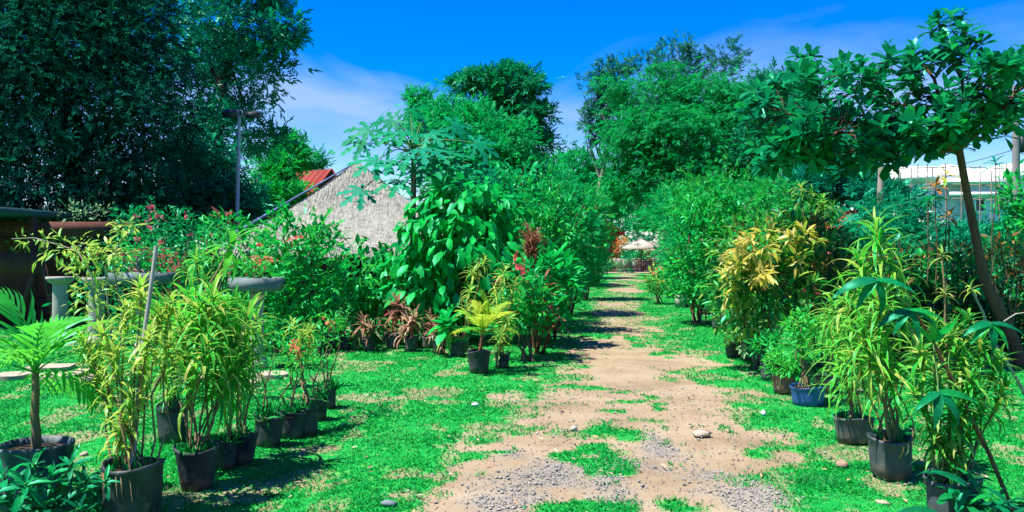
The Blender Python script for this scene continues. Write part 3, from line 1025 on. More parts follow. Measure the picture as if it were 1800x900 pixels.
# short turf: blades thin out with distance and where the soil is bare
NB = 500000
bd = 4.1 * np.exp(rng.uniform(0, 1, NB) ** .9 * math.log(46 / 4.1))
bx = rng.uniform(-.68, .68, NB) * bd
dm = dirt_mask(bx, bd)
keep = rng.uniform(0, 1, NB) > dm * 1.12 + .02
bx, bd = bx[keep], bd[keep]
nb = len(bx)
patch = fbm(bx * 2.5, bd * 2.5, 61, 3)
h = (.008 + .015 * patch) * rng.uniform(.6, 1.4, nb) * (1 + bd * .012)
w = (.0022 + .0008 * bd) * rng.uniform(.7, 1.3, nb)
a = rng.uniform(0, 6.283, nb); lean = rng.uniform(.3, 1.8, nb) * h; la = rng.uniform(0, 6.283, nb)
base = np.stack([bx, bd, np.full(nb, -.006)], 1)
sd = np.stack([np.cos(a), np.sin(a), np.zeros(nb)], 1) * w[:, None]
tipv = base + np.stack([np.cos(la) * lean, np.sin(la) * lean, h], 1)
V = np.stack([base - sd, base + sd, tipv], 1).reshape(-1, 3)
F = np.arange(nb * 3).reshape(-1, 3)
tn = np.repeat((patch * 1.4 + rng.normal(size=nb) * .12) % 1, 3)
grass = MB().add(V, F, tn).build('grass', M['lawn'], None, kind='stuff', smooth=False)
tag(grass, 'short green turf growing on both sides of the dirt track', 'grass')

# crushed stone on the track
ico_v = np.array([(0, 0, 1), (.894, 0, .447), (.276, .851, .447), (-.724, .526, .447), (-.724, -.526, .447), (.276, -.851, .447), (.724, .526, -.447), (-.276, .851, -.447), (-.894, 0, -.447), (-.276, -.851, -.447), (.724, -.526, -.447), (0, 0, -1)])
ico_f = np.array([(0, 1, 2), (0, 2, 3), (0, 3, 4), (0, 4, 5), (0, 5, 1), (1, 6, 2), (2, 7, 3), (3, 8, 4), (4, 9, 5), (5, 10, 1), (6, 7, 2), (7, 8, 3), (8, 9, 4), (9, 10, 5), (10, 6, 1), (6, 11, 7), (7, 11, 8), (8, 11, 9), (9, 11, 10), (10, 11, 6)])
peb = []
for k in range(4):
    oc_v = np.array([(1, 0, .1), (.2, 1, -.1), (-1, .1, .1), (-.1, -1, 0), (.15, .1, 1), (0, 0, -1.0)])
    oc_f = np.array([(0, 1, 4), (1, 2, 4), (2, 3, 4), (3, 0, 4), (1, 0, 5), (2, 1, 5), (3, 2, 5), (0, 3, 5)])
    peb.append((oc_v * (1 + np.random.default_rng(k).normal(size=(6, 1)) * .25), oc_f, np.zeros(6)))
npb = 70000
py_ = rng.uniform(4.3, 9.5, npb); px_ = rng.uniform(-1.6, 2.8, npb)
gmk = gravel_mask(px_, py_); dmk = dirt_mask(px_, py_)
kp = rng.uniform(0, 1, npb) < np.maximum(gmk ** 1.3 * .8, .10 * dmk)
px_, py_ = px_[kp], py_[kp]
npb = len(px_)
sz = np.minimum(np.exp(rng.normal(size=npb) * .45) * .0050, .016)
Rp = frames(rng.normal(size=(npb, 3)) * np.array([1, 1, .25]), np.tile([0, 0, 1.0], (npb, 1)))
mbp = MB()
ii = rng.integers(0, 4, npb)
for k in range(4):
    s = ii == k
    mbp.inst(peb[k], np.stack([px_, py_, sz * .12 - .008], 1)[s], Rp[s], (sz[:, None] * np.array([1, 1.25, .55]))[s], rng.uniform(0, 1, s.sum()))
m, nt, out = new_mat('crushed_stone')
N, L = nt.nodes, nt.links
at = N.new('ShaderNodeAttribute'); at.attribute_name = 'tint'
rp = N.new('ShaderNodeValToRGB')
while len(rp.color_ramp.elements) < 4:
    rp.color_ramp.elements.new(.5)
for e, (p, c) in zip(rp.color_ramp.elements, [(0, S(140, 146, 148)), (.4, S(182, 186, 182)), (.7, S(215, 216, 208)), (1, S(210, 188, 160))]):
    e.position = p; e.color = c
bs = N.new('ShaderNodeBsdfPrincipled'); bs.inputs['Roughness'].default_value = .85
L.new(at.outputs['Fac'], rp.inputs[0]); L.new(rp.outputs[0], bs.inputs['Base Color']); L.new(bs.outputs[0], out.inputs['Surface'])
M['gravel'] = m
gv = mbp.build('gravel', M['gravel'], None, kind='stuff', smooth=False)
tag(gv, 'grey crushed stone scattered over the middle of the dirt track', 'gravel')

# dry leaves and scraps lying about
nl = 520
lx, ly = rng.uniform(-4, 4.6, nl), rng.uniform(4.4, 13, nl)
ok = np.abs(lx) < ly * .62
lx, ly = lx[ok], ly[ok]; nl = len(lx)
Rl = frames(np.stack([rng.normal(size=nl), rng.normal(size=nl), rng.normal(size=nl) * .12], 1), np.stack([rng.normal(size=nl) * .25, rng.normal(size=nl) * .25, np.ones(nl)], 1))
fl = MB().inst(TO, np.stack([lx, ly, np.full(nl, .018)], 1), Rl, rng.uniform(.018, .055, nl), rng.uniform(0, 1, nl)).build('fallen_leaves', M['dry_leaf'], None, kind='stuff', smooth=False)
tag(fl, 'dry brown and pale leaves lying on the grass and dirt', 'leaf litter')


def rock(px, py, wpx, hpx, label, mat='stone_warm', seed=0):
    c = G(px, py)
    r = np.random.default_rng(seed + 100)
    s = wpx / FPX * c[1] / 2
    hh = hpx / FPX * c[1]
    v = ico_v * (1 + r.normal(size=(12, 1)) * .18)
    # one subdivision for a rounder stone
    VV = [tuple(q) for q in v]; FF = []; cache = {}
    def mid(i, j):
        k = (min(i, j), max(i, j))
        if k not in cache:
            q = (np.array(VV[i]) + np.array(VV[j])) / 2 * (1.06 + r.normal() * .05)
            VV.append(tuple(q)); cache[k] = len(VV) - 1
        return cache[k]
    for (a_, b_, c_) in ico_f:
        x1, x2, x3 = mid(a_, b_), mid(b_, c_), mid(c_, a_)
        FF += [(a_, x1, x3), (b_, x2, x1), (c_, x3, x2), (x1, x2, x3)]
    VV = np.array(VV) * np.array([s, s * .75, hh * .7]) + c + np.array([0, 0, hh * .3])
    tag(MB().add(VV, FF).build('stone', M[mat], None, smooth=False), label, 'stone', 'loose stones beside the track')


rock(1483, 820, 26, 12, 'flat reddish brown stone on the grass left of the right-hand bag pots', 'stone_warm', 1)
rock(1228, 764, 34, 8, 'flat pale stone slab chip at right edge of the track above the gravel', 'slab', 2)
rock(1342, 729, 13, 8, 'small white stone on the grass right of the track', 'white_paint', 3)
rock(682, 887, 30, 8, 'flat pale grey stone at the lower left edge of the track', 'trough', 4)
rock(1008, 756, 12, 8, 'small pale stone in the grass strip in the middle of the track', 'concrete', 5)
rock(835, 713, 14, 5, 'small white chip at the left edge of the track', 'white_paint', 6)
rock(1553, 885, 26, 6, 'pale flat chip on bare soil before the right-hand bag pots', 'slab', 7)
rock(148, 800, 16, 5, 'pale scrap on the lawn between the drum pot and the nearest bag pot', 'slab', 8)


def slab(px, py, wpx, dpx, label, rot=0.0):
    c = G(px, py)
    w_ = wpx / FPX * c[1] / 2
    n_, f_ = G(px, py + dpx / 2)[1], G(px, py - dpx / 2)[1]
    dd = (f_ - n_) / 2
    pts = []
    k = 9
    r = np.random.default_rng(int(px * 7 + py))
    for i in range(k):
        a_ = i / k * 6.283 + .3
        q = 1 + r.normal() * .07
        pts.append((math.copysign(abs(math.cos(a_)) ** .6, math.cos(a_)) * w_ * q, math.copysign(abs(math.sin(a_)) ** .6, math.sin(a_)) * dd * q))
    top = np.array([(x, y, .045) for x, y in pts]); bot = np.array([(x * 1.01, y * 1.01, -.02) for x, y in pts])
    ca, sa = math.cos(rot), math.sin(rot)
    Rz = np.array([[ca, -sa, 0], [sa, ca, 0], [0, 0, 1]])
    V_ = np.concatenate([top, bot, [[0, 0, .047]]]) @ Rz.T + c
    F_ = [(i, (i + 1) % k, 2 * k) for i in range(k)]
    Q = [(i, k + i, k + (i + 1) % k, (i + 1) % k) for i in range(k)]
    mb = MB().add(V_, F_); mb.add(V_, Q)
    tag(mb.build('stepping_stone', M['slab'], None, smooth=False), label, 'paving slab', 'stepping stones across the left lawn')


slab(20, 664, 60, 9, 'stepping stone at the left edge of the lawn behind the palm', .05)
slab(92, 649, 74, 8, 'stepping stone just right of the palm stem, the farther of two', .1)
slab(104, 664, 68, 9, 'stepping stone behind the palm fronds, the nearer of two', .12)
slab(154, 655, 36, 6, 'small farther stepping stone between the palm and the variegated cane plant', .0)
slab(170, 668, 46, 9, 'small nearer stepping stone between the palm and the variegated cane plant', .1)
slab(478, 662, 60, 9, 'stepping stone right of the white pedestal foot', .25)
slab(425, 677, 60, 10, 'stepping stone seen through the tall dracaena canes', .2)
slab(330, 668, 70, 10, 'stepping stone behind the tall dracaena canes, the leftmost one there', .1)

# ------------------------------------------------------------------ buildings and furniture
# thatched hut
AP = W(628, 284, 22.0)
root = thing('thatched_hut', 'hut with a steep pale grey thatched roof behind the flowering shrubs', 'hut', (AP[0], AP[1], 0))
hwid, eave = 2.95, 1.62
ctr = np.array([AP[0], AP[1], 0.0])
rot = R_(9)
Rz = np.array([[math.cos(rot), -math.sin(rot), 0], [math.sin(rot), math.cos(rot), 0], [0, 0, 1]])
cor = [np.array([sx * hwid, sy * hwid, eave]) @ Rz.T + ctr for sx, sy in ((-1, -1), (1, -1), (1, 1), (-1, 1))]
ng = 14
strawV = []
mb = MB()
st_p, st_d, st_u, st_s = [], [], [], []
for k in range(4):
    A_, B_ = cor[k], cor[(k + 1) % 4]
    nrm = norm(np.cross(B_ - A_, AP - A_))
    Vg = []
    for i in range(ng + 1):
        t = i / ng
        for j in range(ng + 1):
            s = j / ng
            p = A_ * (1 - s) * (1 - t) + B_ * s * (1 - t) + AP * t
            Vg.append(p - np.array([0, 0, .16 * 4 * t * (1 - t)]) + nrm * rng.normal() * .012)
    Fg = [(i * (ng + 1) + j, i * (ng + 1) + j + 1, (i + 1) * (ng + 1) + j + 1, (i + 1) * (ng + 1) + j) for i in range(ng) for j in range(ng)]
    mb.add(Vg, Fg)
    ns = 15000 if k != 2 else 2500
    t = 1 - np.sqrt(rng.uniform(0, 1, ns)); t = np.clip(t - .015, 0, .985); s = rng.uniform(0, 1, ns)
    P = (A_ * (1 - s)[:, None] + B_ * s[:, None]) * (1 - t)[:, None] + AP * t[:, None]
    P[:, 2] -= .16 * 4 * t * (1 - t)
    down = norm((A_ + B_) / 2 - AP)
    dv = down + rng.normal(size=(ns, 3)) * .09
    dv = dv - nrm * (dv @ nrm)[:, None]
    st_p.append(P + nrm * rng.uniform(.004, .028, ns)[:, None]); st_d.append(norm(dv + nrm * rng.uniform(.0, .012, ns)[:, None])); st_u.append(np.tile(nrm, (ns, 1)))
    st_s.append(np.stack([rng.uniform(.3, .55, ns), rng.uniform(.3, .55, ns), np.full(ns, .2)], 1))
roof = mb.build('roof', M['thatch_base'], root, smooth=False)
P, D, U, Q = map(np.concatenate, (st_p, st_d, st_u, st_s))
patch = fbm(P[:, 0] * 2.2, P[:, 2] * 1.6, 71, 4)
MB().inst(T_strap(.045, .05, 1, .0), P, frames(D, U), Q, np.clip(patch * 1.5 - .3 + rng.normal(size=len(P)) * .13, 0, .99)).build('thatch', M['straw'], roof, kind='stuff', smooth=False)
# thin strip standing in for the bluish edge along the left hip
for (q0, q1, w0) in ((.0, .5, .085), (.5, .98, .05)):
    a_ = cor[0] * (1 - q0) + AP * q0; b_ = cor[0] * (1 - q1) + AP * q1
    hip = norm(b_ - a_); side = norm(np.cross(hip, np.array([0, -1.0, .25])))
    side = side if side[2] > 0 else -side
    nrm = norm(np.cross(hip, side))
    o_ = np.array([0, -.02, -.01])
    Vv = [a_ + o_, b_ + o_, b_ + o_ + side * w0 * .55, a_ + o_ + side * w0]
    Vv = np.array(Vv + [v - nrm * .02 for v in Vv])
    MB().add(Vv, [(0, 1, 2, 3), (7, 6, 5, 4), (0, 4, 5, 1), (1, 5, 6, 2), (2, 6, 7, 3), (3, 7, 4, 0)]).build('hip_strip', M['blue_strip'], roof, smooth=False, label='thin blue grey strip along the left hip')
for sx in (-.85, 0, .85):
    for sy in (-.85, .85):
        p = np.array([sx * hwid, sy * hwid, 0]) @ Rz.T + ctr
        MB().tube([p, p + np.array([0, 0, eave + .15])], .07, 7).build('post', M['brown_wood'], root)
for k in range(4):
    a_, b_ = [(np.array([sx * hwid * .85, sy * hwid * .85, 0]) @ Rz.T + ctr) for sx, sy in (((-1, -1), (1, -1)), ((1, -1), (1, 1)), ((1, 1), (-1, 1)), ((-1, 1), (-1, -1)))[k]]
    MB().bar(a_ + np.array([0, 0, .45]), b_ + np.array([0, 0, .45]), .05, .9).build('half_wall', M['brown_wood'], root, smooth=False)

# dark open hut at the left edge
d0 = 17.0
root = thing('open_shed', 'dark brown open shed with a green roof edge at the left border', 'shed', W(10, 440, d0) * np.array([1, 1, 0]))
xl, xr = W(-170, 0, d0)[0], W(95, 0, d0)[0]
zt = W(0, 372, d0)[2]
MB().box((xl - 1.5, d0 - 1.1, zt - .1), (W(62, 0, d0)[0], d0 + 3.2, zt + .04)).build('roof', M['dark_roof'], root, smooth=False)  # overhang lengthened so that it shades the timber below
for px in (-150, -20, 58):
    p = W(px, 440, d0); p[2] = 0
    MB().bar(p, p + np.array([.0, 0, zt - .1]), .12, .12).build('post', M['shed_wood'], root, smooth=False)
for px0, px1 in ((28, 70), (98, 74)):
    a_ = W(px0, 440, d0 - .4); a_[2] = 0; b_ = W(px1, 440, d0 - .4); b_[2] = 1.35
    MB().bar(a_, b_, .09, .09).build('brace', M['shed_wood'], root, smooth=False)
zb = W(0, 455, d0)[2]
MB().box((xl, d0 - .45, zb - .28), (xr, d0 - .36, zb + .12)).build('beam', M['shed_wood'], root, smooth=False)
MB().box((xl, d0 + .3, zb + .45), (xr + 1.6, d0 + .38, zb + .75)).build('rail', M['shed_wood'], root, smooth=False)
MB().box((xl, d0 + 3.0, .004), (xr + .2, d0 + 3.15, zt - .12)).build('back_wall', M['shed_wood'], root, smooth=False)
MB().box((xl, d0 + .6, .004), (xr - .2, d0 + 1.2, .5)).build('bench', M['shed_wood'], root, smooth=False)

# a low brown wall behind the left shrubs
MB_ = MB()
a_, b_ = W(120, 0, 18.5)[0], W(330, 0, 18.5)[0]
root = thing('garden_wall', 'low brown wall in the shade behind the pink flowering shrub', 'wall', ((a_ + b_) / 2, 18.5, 0))
for i in range(6):
    x0 = a_ + (b_ - a_) * i / 6
    MB().box((x0 + .01, 18.45, 0), (a_ + (b_ - a_) * (i + 1) / 6 - .01, 18.55 + .02 * (i % 2), 1.55)).build('panel', M['red_wall'], root, smooth=False)


def pedestal(px, d, ztop, r, label, capw=1.8):
    c = W(px, 440, d); c[2] = 0
    t = thing('pedestal', label, 'pedestal', c, 'pale concrete pedestals on the left lawn')
    MB().lathe(c, [(0.001, 0), (r * 1.5, 0), (r * 1.5, .1), (r * 1.15, .13), (r * 1.02, .16)], 20).build('base', M['concrete'], t)
    MB().lathe(c, [(r * 1.02, .16), (r, .3), (r * .95, ztop - .2), (r * .97, ztop - .12)], 20).build('shaft', M['concrete'], t)
    MB().lathe(c, [(r * .97, ztop - .12), (r * (1 + capw) / 2, ztop - .09), (r * capw * .97, ztop - .04), (r * capw, ztop), (0.001, ztop)], 20).build('cap', M['concrete'], t)
    return c


pedestal(106, 14.2, 1.06, .125, 'round concrete pedestal with a wide cap, leftmost, beside the dark shed')
pedestal(170, 13.4, 1.07, .12, 'round concrete pedestal with empty wide cap behind the arching yellow green branch')
pedestal(252, 12.6, 1.0, .095, 'round concrete pedestal under the pale planting trough behind the stake', 1.15)
pedestal(452, 10.9, .98, .085, 'white pedestal under the green planting trough, right of the dracaena canes', 1.15)


def trough(px, d, zb, wpx, label, seed):
    c = W(px, 440, d)
    hw_ = wpx / FPX * d / 2
    t = thing('planting_trough', label, 'planter', (c[0], c[1], zb), 'shallow troughs standing on pedestals')
    h_, dp = .17, .24
    mb = MB()
    lo, hi = .95, 1.0
    V_ = []
    for z_, k in ((0, lo), (h_, hi)):
        V_ += [(c[0] - hw_ * k, c[1] - dp * k, zb + z_), (c[0] + hw_ * k, c[1] - dp * k, zb + z_), (c[0] + hw_ * k, c[1] + dp * k, zb + z_), (c[0] - hw_ * k, c[1] + dp * k, zb + z_)]
    for z_, k in ((h_, .93), (h_ - .04, .92)):
        V_ += [(c[0] - hw_ * k, c[1] - dp * k, zb + z_), (c[0] + hw_ * k, c[1] - dp * k, zb + z_), (c[0] + hw_ * k, c[1] + dp * k, zb + z_), (c[0] - hw_ * k, c[1] + dp * k, zb + z_)]
    Q = [(3, 2, 1, 0)]
    for b_ in (0, 4, 8):
        for i in range(4):
            Q.append((b_ + i, b_ + (i + 1) % 4, b_ + 4 + (i + 1) % 4, b_ + 4 + i))
    mb.add(V_, Q).build('tray', M['trough'], t, smooth=False)
    MB().box((c[0] - hw_ * .915, c[1] - dp * .915, zb + .05), (c[0] + hw_ * .915, c[1] + dp * .915, zb + h_ - .035)).build('soil', M['soil'], t, smooth=False)
    return np.array([c[0], c[1], zb + h_ - .03])


TR1 = trough(252, 12.6, 1.002, 98, 'pale concrete trough on a pedestal behind the white stake', 1)
TR2 = trough(452, 10.9, .982, 80, 'greenish concrete trough on a pedestal right of the dracaena canes', 2)

# lamp post
c = W(417, 440, 22.0); c[2] = 0
t = thing('lamp_post', 'slim grey lamp post with two flood lights before the dark trees', 'lamp post', c)
zt = W(0, 203, 22)[2]
MB().tube([c, c + np.array([0.0, 0, zt * .5]), c + np.array([.05, 0, zt])], [.055, .05, .04], 10).build('pole', M['metal'], t)
zb = W(0, 296, 22)[2]
MB().bar(c + np.array([-.15, 0, zb]), c + np.array([.2, 0, zb]), .05, .05).build('cross_bar', M['metal'], t, smooth=False)
MB().bar(c + np.array([-.22, 0, zt - .02]), c + np.array([.4, 0, zt - .02]), .04, .04).build('lamp_arm', M['metal'], t, smooth=False)
MB().box((-.17, -.16, -.07), (.17, .16, .07), frames(np.array([[.0, 1, .45]]), np.array([[0, 0, 1.0]]))[0], c + np.array([-.16, -.02, zt + .06])).build('flood_light', M['dark_metal'], t, smooth=False)
MB().box((-.17, -.16, -.07), (.17, .16, .07), frames(np.array([[.0, 1, .3]]), np.array([[0, 0, 1.0]]))[0], c + np.array([.42, -.02, zt + .02])).build('flood_light', M['dark_metal'], t, smooth=False)
MB().tube([c + np.array([.0, -.05, zt + .02]), c + np.array([.02, -.05, zt + .12]), c + np.array([.14, -.05, zt + .12]), c + np.array([.16, -.05, zt + .02])], .016, 6).build('bracket', M['metal'], t)


def gable_house(name, label, px, d, w, dp, hw, hr, rot, wall, roof_m, wins=2):
    c = W(px, 440, d); c[2] = 0
    t = thing(name, label, 'house', c)
    Rz = np.array([[math.cos(rot), -math.sin(rot), 0], [math.sin(rot), math.cos(rot), 0], [0, 0, 1]])
    P_ = lambda x, y, z: np.array([x, y, z]) @ Rz.T + c
    V_ = [P_(x, y, z) for z in (0, hw) for (x, y) in ((-w, -dp), (w, -dp), (w, dp), (-w, dp))] + [P_(-w, 0, hw + hr * .96), P_(w, 0, hw + hr * .96)]
    mb = MB().add(V_, [(0, 1, 5, 4), (1, 2, 6, 5), (2, 3, 7, 6), (3, 0, 4, 7)])
    mb.add(V_, [(4, 8, 7), (5, 6, 9)])
    mb.build('wall', M[wall], t, smooth=False)
    for s in (-1, 1):
        e = .45
        a0, a1 = P_(-w - e, s * (dp + e), hw - e * hr / dp), P_(w + e, s * (dp + e), hw - e * hr / dp)
        b0, b1 = P_(-w - e, 0, hw + hr), P_(w + e, 0, hw + hr)
        u = np.array([0, 0, .1])
        V_ = np.array([a0, a1, b1, b0, a0 + u, a1 + u, b1 + u, b0 + u])
        rf = MB().add(V_, [(3, 2, 1, 0), (4, 5, 6, 7), (0, 1, 5, 4), (1, 2, 6, 5), (2, 3, 7, 6), (3, 0, 4, 7)]).build('roof', M[roof_m], t, smooth=False)
        k = max(6, int(w * 2 / .35))
        mb = MB()
        for i in range(k + 1):
            q = i / k
            mb.bar(a0 * (1 - q) + a1 * q + u * 1.15, b0 * (1 - q) + b1 * q + u * 1.15, .05, .05)
        mb.build('ribs', M[roof_m], rf, kind='stuff', smooth=False)
    for i in range(wins):
        x = -w * .6 + i * (1.2 * w / max(1, wins - 1))
        wv = [P_(x + dx, -dp - .03, hw * .4 + dz) for dx, dz in ((-.4, 0), (.4, 0), (.4, 1.0), (-.4, 1.0))]
        wi = MB()
        for k in range(4):
            wi.bar(wv[k], wv[(k + 1) % 4], .08, .08)
        wi = wi.build('window_frame', M['white_paint'], t, smooth=False)
        MB().add(np.array(wv), [(0, 1, 2, 3)]).build('pane', M['glass_dark'], wi, smooth=False)
    return t


gable_house('house', 'far house with an orange red roof showing left of the thatched hut', 515, 40, 2.3, 2.0, 2.9, 2.15, R_(-38), 'red_wall', 'red_roof')
gable_house('house', 'far house with a small red roof showing left of the market umbrella', 1036, 74, 3.0, 2.2, 3.1, 1.6, R_(90), 'red_wall', 'red_roof')
gable_house('house', 'dark red house half hidden behind the yellow croton', 1425, 30, 2.3, 1.8, 1.6, 1.15, R_(-52), 'red_wall', 'red_roof')
c = W(1385, 440, 26.5)
t = thing('garden_stair', 'dark red stair block with white rails above the yellow croton', 'stairs', (c[0], c[1], 0))
for i in range(4):
    MB().box((c[0] - .55 + i * .22, c[1] - .4, 0), (c[0] - .33 + i * .22, c[1] + .4, 1.5 + .26 * i)).build('step', M['red_wall'], t, smooth=False)
for i in range(3):
    MB().bar((c[0] - 1.0, c[1] - .42, 1.8 + .17 * i), (c[0] - .1, c[1] - .42, 1.84 + .17 * i), .03, .03).build('rail', M['white_paint'], t, smooth=False)

# white house under construction
d0 = 45.0
c = W(1690, 440, d0); c[2] = 0
t = thing('white_house', 'unfinished white house behind bamboo scaffolding at the right border', 'house', c)
X = lambda px: W(px, 0, d0)[0]
Z = lambda py: W(0, py, d0)[2]
MB().box((X(1585), d0 + .4, 0), (X(1700), d0 + 6, Z(318))).build('wall', M['white_paint'], t, smooth=False)
MB().box((X(1700.5), d0 + .0, 0), (X(1850), d0 + 6, Z(322))).build('wall', M['white_paint'], t, smooth=False)
MB().box((X(1582), d0 + .1, Z(318) + .003), (X(1703), d0 + 6.2, Z(303))).build('parapet', M['white_paint'], t, smooth=False)
MB().box((X(1770), d0 - .25, Z(322) + .003), (X(1850), d0 + 6.2, Z(288))).build('parapet', M['white_paint'], t, smooth=False)
MB().box((X(1620), d0 + 2.0, Z(303) + .003), (X(1690), d0 + 6.0, Z(286))).build('parapet', M['white_paint'], t, smooth=False)
apx = np.array([X(1700), d0 + 2.5, Z(281)])
zc = Z(320) + .004
V_ = np.array([(X(1655), d0 - .3, zc), (X(1772), d0 - .3, zc), (X(1772), d0 + 5, zc), (X(1655), d0 + 5, zc), (X(1688), d0 + 1.8, Z(283)), (X(1722), d0 + 1.8, Z(285))])
V_ = np.concatenate([V_, V_ - np.array([0, 0, .12])])
mb = MB().add(V_, [(0, 1, 5, 4), (6, 7, 11, 10), (6, 0, 1, 7), (1, 7, 8, 2), (3, 9, 6, 0)]); mb.add(V_, [(1, 2, 5), (3, 0, 4)]); mb.add(V_, [(2, 3, 4, 5)])
mb.build('roof', M['white_paint'], t, smooth=False)
MB().box((X(1665), d0 - .28, Z(345)), (X(1770), d0 - .02, Z(338))).build('ledge', M['white_paint'], t, smooth=False)
for px in (1600, 1640, 1722, 1757, 1810):
    wy = d0 + .38 if px < 1700 else d0 - .02
    wf = MB()
    x0, x1, z0, z1 = X(px - 9), X(px + 9), Z(372), Z(347)
    for (a_, b_) in (((x0, z0), (x1, z0)), ((x1, z0), (x1, z1)), ((x1, z1), (x0, z1)), ((x0, z1), (x0, z0))):
        wf.bar((a_[0], wy, a_[1]), (b_[0], wy, b_[1]), .1, .1)
    wf = wf.build('window_frame', M['white_paint'], t, smooth=False)
    MB().add([(x0, wy - .012, z0), (x1, wy - .012, z0), (x1, wy - .012, z1), (x0, wy - .012, z1)], [(0, 1, 2, 3)]).build('pane', M['glass_dark'], wf, smooth=False)
ds = d0 - 1.2
t = thing('scaffolding', 'thin bamboo scaffolding before the white house', 'scaffolding', W(1690, 440, ds) * np.array([1, 1, 0]))
for i, px in enumerate((1584, 1600, 1613, 1627, 1641, 1665, 1690, 1722, 1741, 1757, 1772)):
    b_ = W(px, 440, ds); b_[2] = 0
    tp = W(px + rng.normal() * 1.5, 290 + rng.uniform(-6, 14), ds)
    MB().tube([b_, tp], .03, 6).build('pole', M['bamboo_pole'], t)
for py in (296, 327, 352):
    MB().tube([W(1580, py, ds + .1), W(1680, py - 3, ds + .1), W(1776, py + 1, ds + .1)], .028, 6).build('ledger', M['bamboo_pole'], t)

# utility pole and wires on the right
c = W(1786, 440, 33); c[2] = 0
t = thing('utility_pole', 'grey concrete utility pole at the right border', 'pole', c)
zt = W(0, 150, 33)[2]
MB().tube([c, c + np.array([0, 0, zt])], [.17, .12], 12).build('shaft', M['pole_concrete'], t)
MB().bar(c + np.array([-.7, -.15, zt - .5]), c + np.array([.7, -.15, zt - .5]), .09, .09).build('cross_arm', M['brown_wood'], t, smooth=False)
MB().box((c[0] + .12, c[1] - .1, zt - 2.6), (c[0] + .3, c[1] + .1, zt - 1.9)).build('meter_box', M['dark_metal'], t, smooth=False)
for i, (a_, b_) in enumerate(((W(1786, 262, 33), W(1560, 300, 60)), (W(1786, 268, 33), W(1950, 245, 30)))):
    q = np.linspace(0, 1, 9)[:, None]
    p = a_ + (b_ - a_) * q; p[:, 2] -= .35 * 4 * (q * (1 - q))[:, 0]
    MB().tube(p, .015, 5).build('wire', M['dark_metal'], t)
# wires over the end of the track
for k, (y0, y1) in enumerate(((371, 365), (388, 383))):
    q = np.linspace(0, 1, 9)[:, None]
    a_, b_ = W(1020, y0 + 4, 64), W(1230, y1 - 4, 62)
    p = a_ + (b_ - a_) * q; p[:, 2] -= .2 * 4 * (q * (1 - q))[:, 0]
    tag(MB().tube(p, .035, 5).build('overhead_wire', M['pole_concrete']), ('upper' if k == 0 else 'lower') + ' grey wire strung across the dark gap above the umbrella', 'wire')

# the umbrella, table and chairs at the end of the track
d0 = 60.0
M_um = W(1128, 440, d0)
c = np.array([M_um[0], d0, 0.0])
t = thing('market_umbrella', 'open cream umbrella over a table at the far end of the track', 'umbrella', c)
zr, za = W(0, 434, d0)[2], W(0, 421, d0)[2]
MB().tube([c, c + np.array([0, 0, za])], .035, 8).build('pole', M['brown_wood'], t)
MB().lathe(c, [(0.001, 0), (.3, 0), (.3, .06), (.06, .1)], 14).build('foot', M['concrete'], t)
R0 = 1.55
mb = MB()
k = 8
rim = [c + np.array([math.cos(i / k * 6.2832 + .2) * R0, math.sin(i / k * 6.2832 + .2) * R0, zr]) for i in range(k)]
midr = [c + np.array([math.cos(i / k * 6.2832 + .2) * R0 * .5, math.sin(i / k * 6.2832 + .2) * R0 * .5, zr + (za - zr) * .62]) for i in range(k)]
V_ = rim + midr + [c + np.array([0, 0, za])] + [r - np.array([0, 0, .14]) for r in rim]
Fq = [(i, (i + 1) % k, k + (i + 1) % k, k + i) for i in range(k)] + [(2 * k + 1 + i, 2 * k + 1 + (i + 1) % k, (i + 1) % k, i) for i in range(k)]
mb.add(V_, Fq); mb.add(V_, [(k + i, k + (i + 1) % k, 2 * k) for i in range(k)])
mb.build('canopy', M['canvas'], t, smooth=False)
for i in range(k):
    MB().tube([c + np.array([0, 0, za - .08]), rim[i] - np.array([0, 0, .02])], .012, 5).build('rib', M['brown_wood'], t)
t = thing('garden_table', 'square wooden table under the cream umbrella', 'table', c + np.array([.45, 0, 0]))
tc_ = c + np.array([.62, -.0, 0])
MB().box(tc_ + np.array([-.5, -.5, .7]), tc_ + np.array([.5, .5, .75])).build('table_top', M['brown_wood'], t, smooth=False)
for sx in (-.44, .44):
    for sy in (-.44, .44):
        MB().box(tc_ + np.array([sx - .04, sy - .04, 0]), tc_ + np.array([sx + .04, sy + .04, .698])).build('leg', M['brown_wood'], t, smooth=False)
for k, (dx, dy, ry_, lb) in enumerate(((-.35, -.95, 0, 'brown wooden chair at the near side of the far table, left one'), (.55, -1.0, .1, 'brown wooden chair at the near side of the far table, middle one'), (1.4, -.3, 1.4, 'brown wooden chair at the right end of the far table'))):
    cc = c + np.array([dx + .1, dy, 0])
    t = thing('chair', lb, 'chair', cc, 'wooden chairs at the far table')
    ca, sa = math.cos(ry_), math.sin(ry_)
    Rr = np.array([[ca, -sa, 0], [sa, ca, 0], [0, 0, 1]])
    bx_ = lambda lo, hi, nm: MB().box(lo, hi, Rr, cc).build(nm, M['brown_wood'], t, smooth=False)
    bx_((-.24, -.24, .42), (.24, .24, .46), 'seat')
    for sx in (-.22, .22):
        bx_((sx - .025, .19, 0), (sx + .025, .24, .419), 'leg')
        bx_((sx - .025, -.26, 0), (sx + .025, -.21, .95), 'leg')
    for z_ in (.55, .68, .81):
        bx_((-.194, -.25, z_), (.194, -.22, z_ + .08), 'slat')
